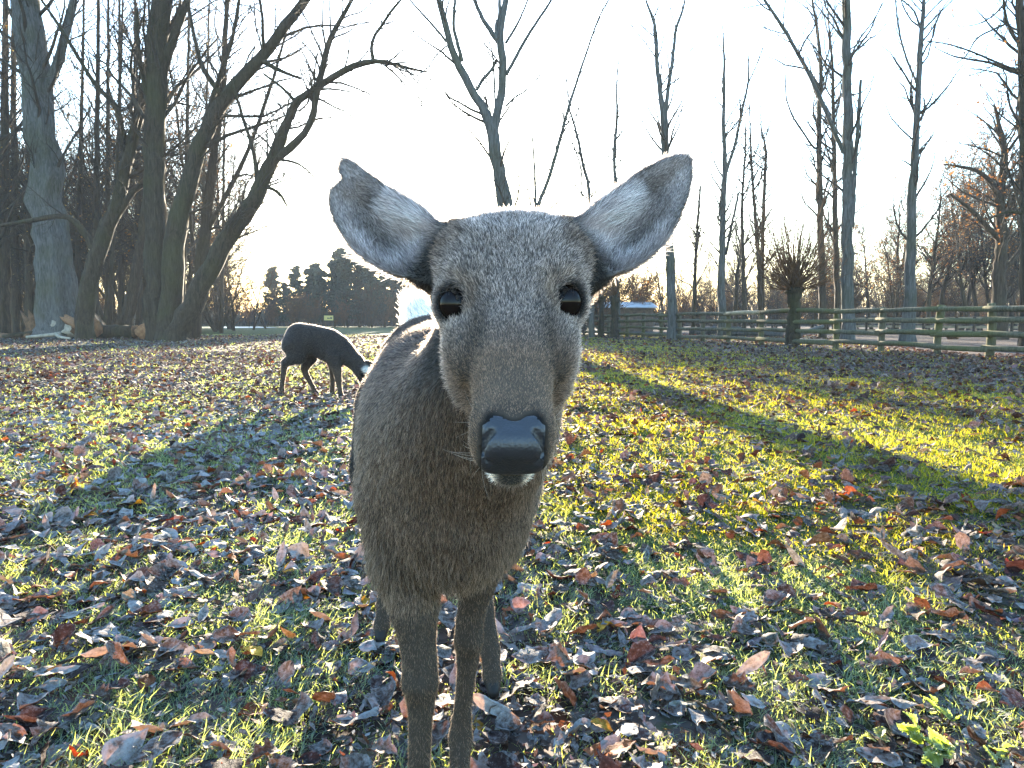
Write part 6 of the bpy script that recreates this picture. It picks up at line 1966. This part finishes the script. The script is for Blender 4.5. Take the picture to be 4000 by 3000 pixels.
# ------------------------------------------------------------------ the grazing deer behind
def build_far_deer():
    rng = np.random.default_rng(17)
    c = lambda x, y, Y=8.2: P(1000 + x * 0.2712, 1200 + y * 0.2712, Y)
    st = 0.010
    F = Field(np.arange(-2.80, -1.40, st), np.arange(7.65, 8.75, st), np.arange(-0.03, 0.95, st))
    m = 0.2712 * 8.2 / FPX                                     # metres per crop pixel
    F.ell(c(760, 470), (300 * m, 0.155, 215 * m), 0.03)          # belly and back
    F.ell(c(610, 430), (165 * m, 0.145, 190 * m), 0.06)          # haunch
    F.ell(c(1040, 550), (225 * m, 0.150, 235 * m), 0.08)         # shoulder
    F.cone(c(1200, 600), c(1440, 800, 8.14), 180 * m, 112 * m, 0.06)   # neck reaching down
    F.cone(c(1440, 800, 8.14), c(1500, 900, 8.12), 100 * m, 90 * m, 0.04)
    F.cone(c(1500, 900, 8.12), c(1560, 1100, 8.10), 92 * m, 48 * m, 0.03)  # head
    F.cone(c(1560, 1100, 8.10), c(1585, 1160, 8.09), 48 * m, 36 * m, 0.02)
    F.cone(c(450, 400), c(452, 560), 30 * m, 24 * m, 0.02)        # tail
    G = lambda p, z: np.array([p[0], p[1], z])
    # legs: near hind, far hind, far fore, near fore
    F.chain([c(560, 560, 8.12), c(600, 700, 8.10), c(425, 800, 8.10), c(405, 880, 8.10), c(375, 1120, 8.10), c(370, 1180, 8.10), G(c(385, 1240, 8.10), 0.012)], [0.14, 0.095, 0.044, 0.034, 0.025, 0.028, 0.028], 0.05)
    F.chain([c(700, 560, 8.30), c(780, 720, 8.30), c(700, 880, 8.30), c(715, 960, 8.30), c(820, 1150, 8.30), c(845, 1210, 8.30), G(c(880, 1265, 8.28), 0.012)], [0.12, 0.080, 0.044, 0.034, 0.025, 0.028, 0.028], 0.05)
    F.chain([c(1080, 700, 8.30), c(1110, 860, 8.30), c(1108, 1010, 8.30), c(1105, 1060, 8.30), c(1100, 1190, 8.30), G(c(1098, 1260, 8.29), 0.012)], [0.08, 0.048, 0.034, 0.028, 0.028, 0.028], 0.04)
    F.chain([c(1130, 720, 8.08), c(1165, 900, 8.06), c(1190, 1050, 8.05), c(1195, 1100, 8.05), c(1215, 1240, 8.03), G(c(1232, 1320, 8.01), 0.012)], [0.09, 0.052, 0.037, 0.029, 0.028, 0.029], 0.04)
    # ears
    for Y, a, b in ((8.02, (1520, 860), (1660, 905)), (8.20, (1540, 800), (1700, 850))):
        p0, p1 = c(*a, Y), c(*b, Y - 0.02)
        ax = unit(p1 - p0); w = unit(np.cross(ax, [0, 1, 0])); nn = np.cross(ax, w)
        F.ell((p0 + p1) / 2, (np.linalg.norm(p1 - p0) * 0.62, 0.042, 0.016), 0.012, [ax, w, nn])
    V, Q = F.mesh()
    V = relax(V, Q, 3, 0.5)
    nrm = vnormals(V, Q)
    n = len(V)
    base = np.array([-2.2, 8.2, 0.0])
    root = empty('deer', tuple(base))
    tag(root, 'dark brown deer grazing side-on with its head down in the leaves', 'deer', 'deer on the meadow')
    col = np.tile([0.026, 0.021, 0.019], (n, 1)); tip = np.tile([0.060, 0.050, 0.045], (n, 1))
    lg = sstep(0.40, 0.26, V[:, 2]) * (V[:, 0] < -1.80)
    col = mixc(col, [0.050, 0.034, 0.025], lg); tip = mixc(tip, [0.095, 0.068, 0.050], lg)
    e = c(1590, 920, 8.0)
    ep = sstep(0.075, 0.035, np.linalg.norm((V - e) * [1, 0.6, 1], axis=1)) * (nrm[:, 1] < 0)
    col = mixc(col, [0.40, 0.40, 0.38], ep); tip = mixc(tip, [0.55, 0.55, 0.53], ep)
    hoof = V[:, 2] < 0.04
    fm = hoof[Q].mean(1) > 0.5
    Vl = V - base
    q_ = Q[~fm]; ids, inv = np.unique(q_, return_inverse=True)
    me = mesh_data('body', Vl[ids], inv.reshape(q_.shape), [M['skin']])
    vcol(me, 'coat', (col * 0.6 + tip * 0.2)[ids])
    link('body', me, root)
    cen = V[Q].mean(1)
    for cx, cy_ in ((385, 8.10), (880, 8.28), (1098, 8.29), (1232, 8.01)):
        p = c(cx, 1260, cy_)
        mm = fm & (np.hypot(cen[:, 0] - p[0], cen[:, 1] - p[1]) < 0.09)
        if mm.any():
            q_ = Q[mm]; ids, inv = np.unique(q_, return_inverse=True)
            link('hoof', mesh_data('hoof', Vl[ids], inv.reshape(q_.shape), [M['hoof']]), root)
    bm = bmesh.new()
    bmesh.ops.create_uvsphere(bm, u_segments=16, v_segments=10, radius=0.020)
    me = bpy.data.meshes.new('eye'); bm.to_mesh(me); bm.free(); me.materials.append(M['eye'])
    link('eye', me, root, tuple(c(1530, 975, 8.03) - base))
    nf = 42000
    dens = np.where(hoof, 0.0, 1.0)
    T, w = tri_sample(V, Q, nf, dens, rng)
    at = lambda a: (a[T] * (w[:, :, None] if a.ndim == 2 else w)).sum(1)
    rp = at(V)
    flow = np.tile(np.array([-0.8, 0, -0.55]), (n, 1))
    flow = mixc(flow, [0.0, 0, -1.0], lg)
    ln = (0.020 - 0.012 * at(lg)) * rng.uniform(0.7, 1.3, nf)
    br = rng.uniform(0.6, 1.4, (nf, 1))
    fur_object('fur', rp - base, unit(at(nrm)), at(flow), ln, np.full(nf, 0.0011), at(col) * br, at(tip) * br, rng, M['fur'], root, npt=4, lift=np.full(nf, 0.4), droop=0.1)
import time as _t
_t0 = _t.time()
build_traced_trees(); print('TT', _t.time() - _t0)
build_pollards()
build_woods(); print('TW', _t.time() - _t0)
build_fences()
build_small()
build_nettle(); build_twigs(); print('TS', _t.time() - _t0)
build_far_deer()
HAZE = 0.00038
build_haze()
NFUR = 420000
build_near_deer(); print('TD', _t.time() - _t0)
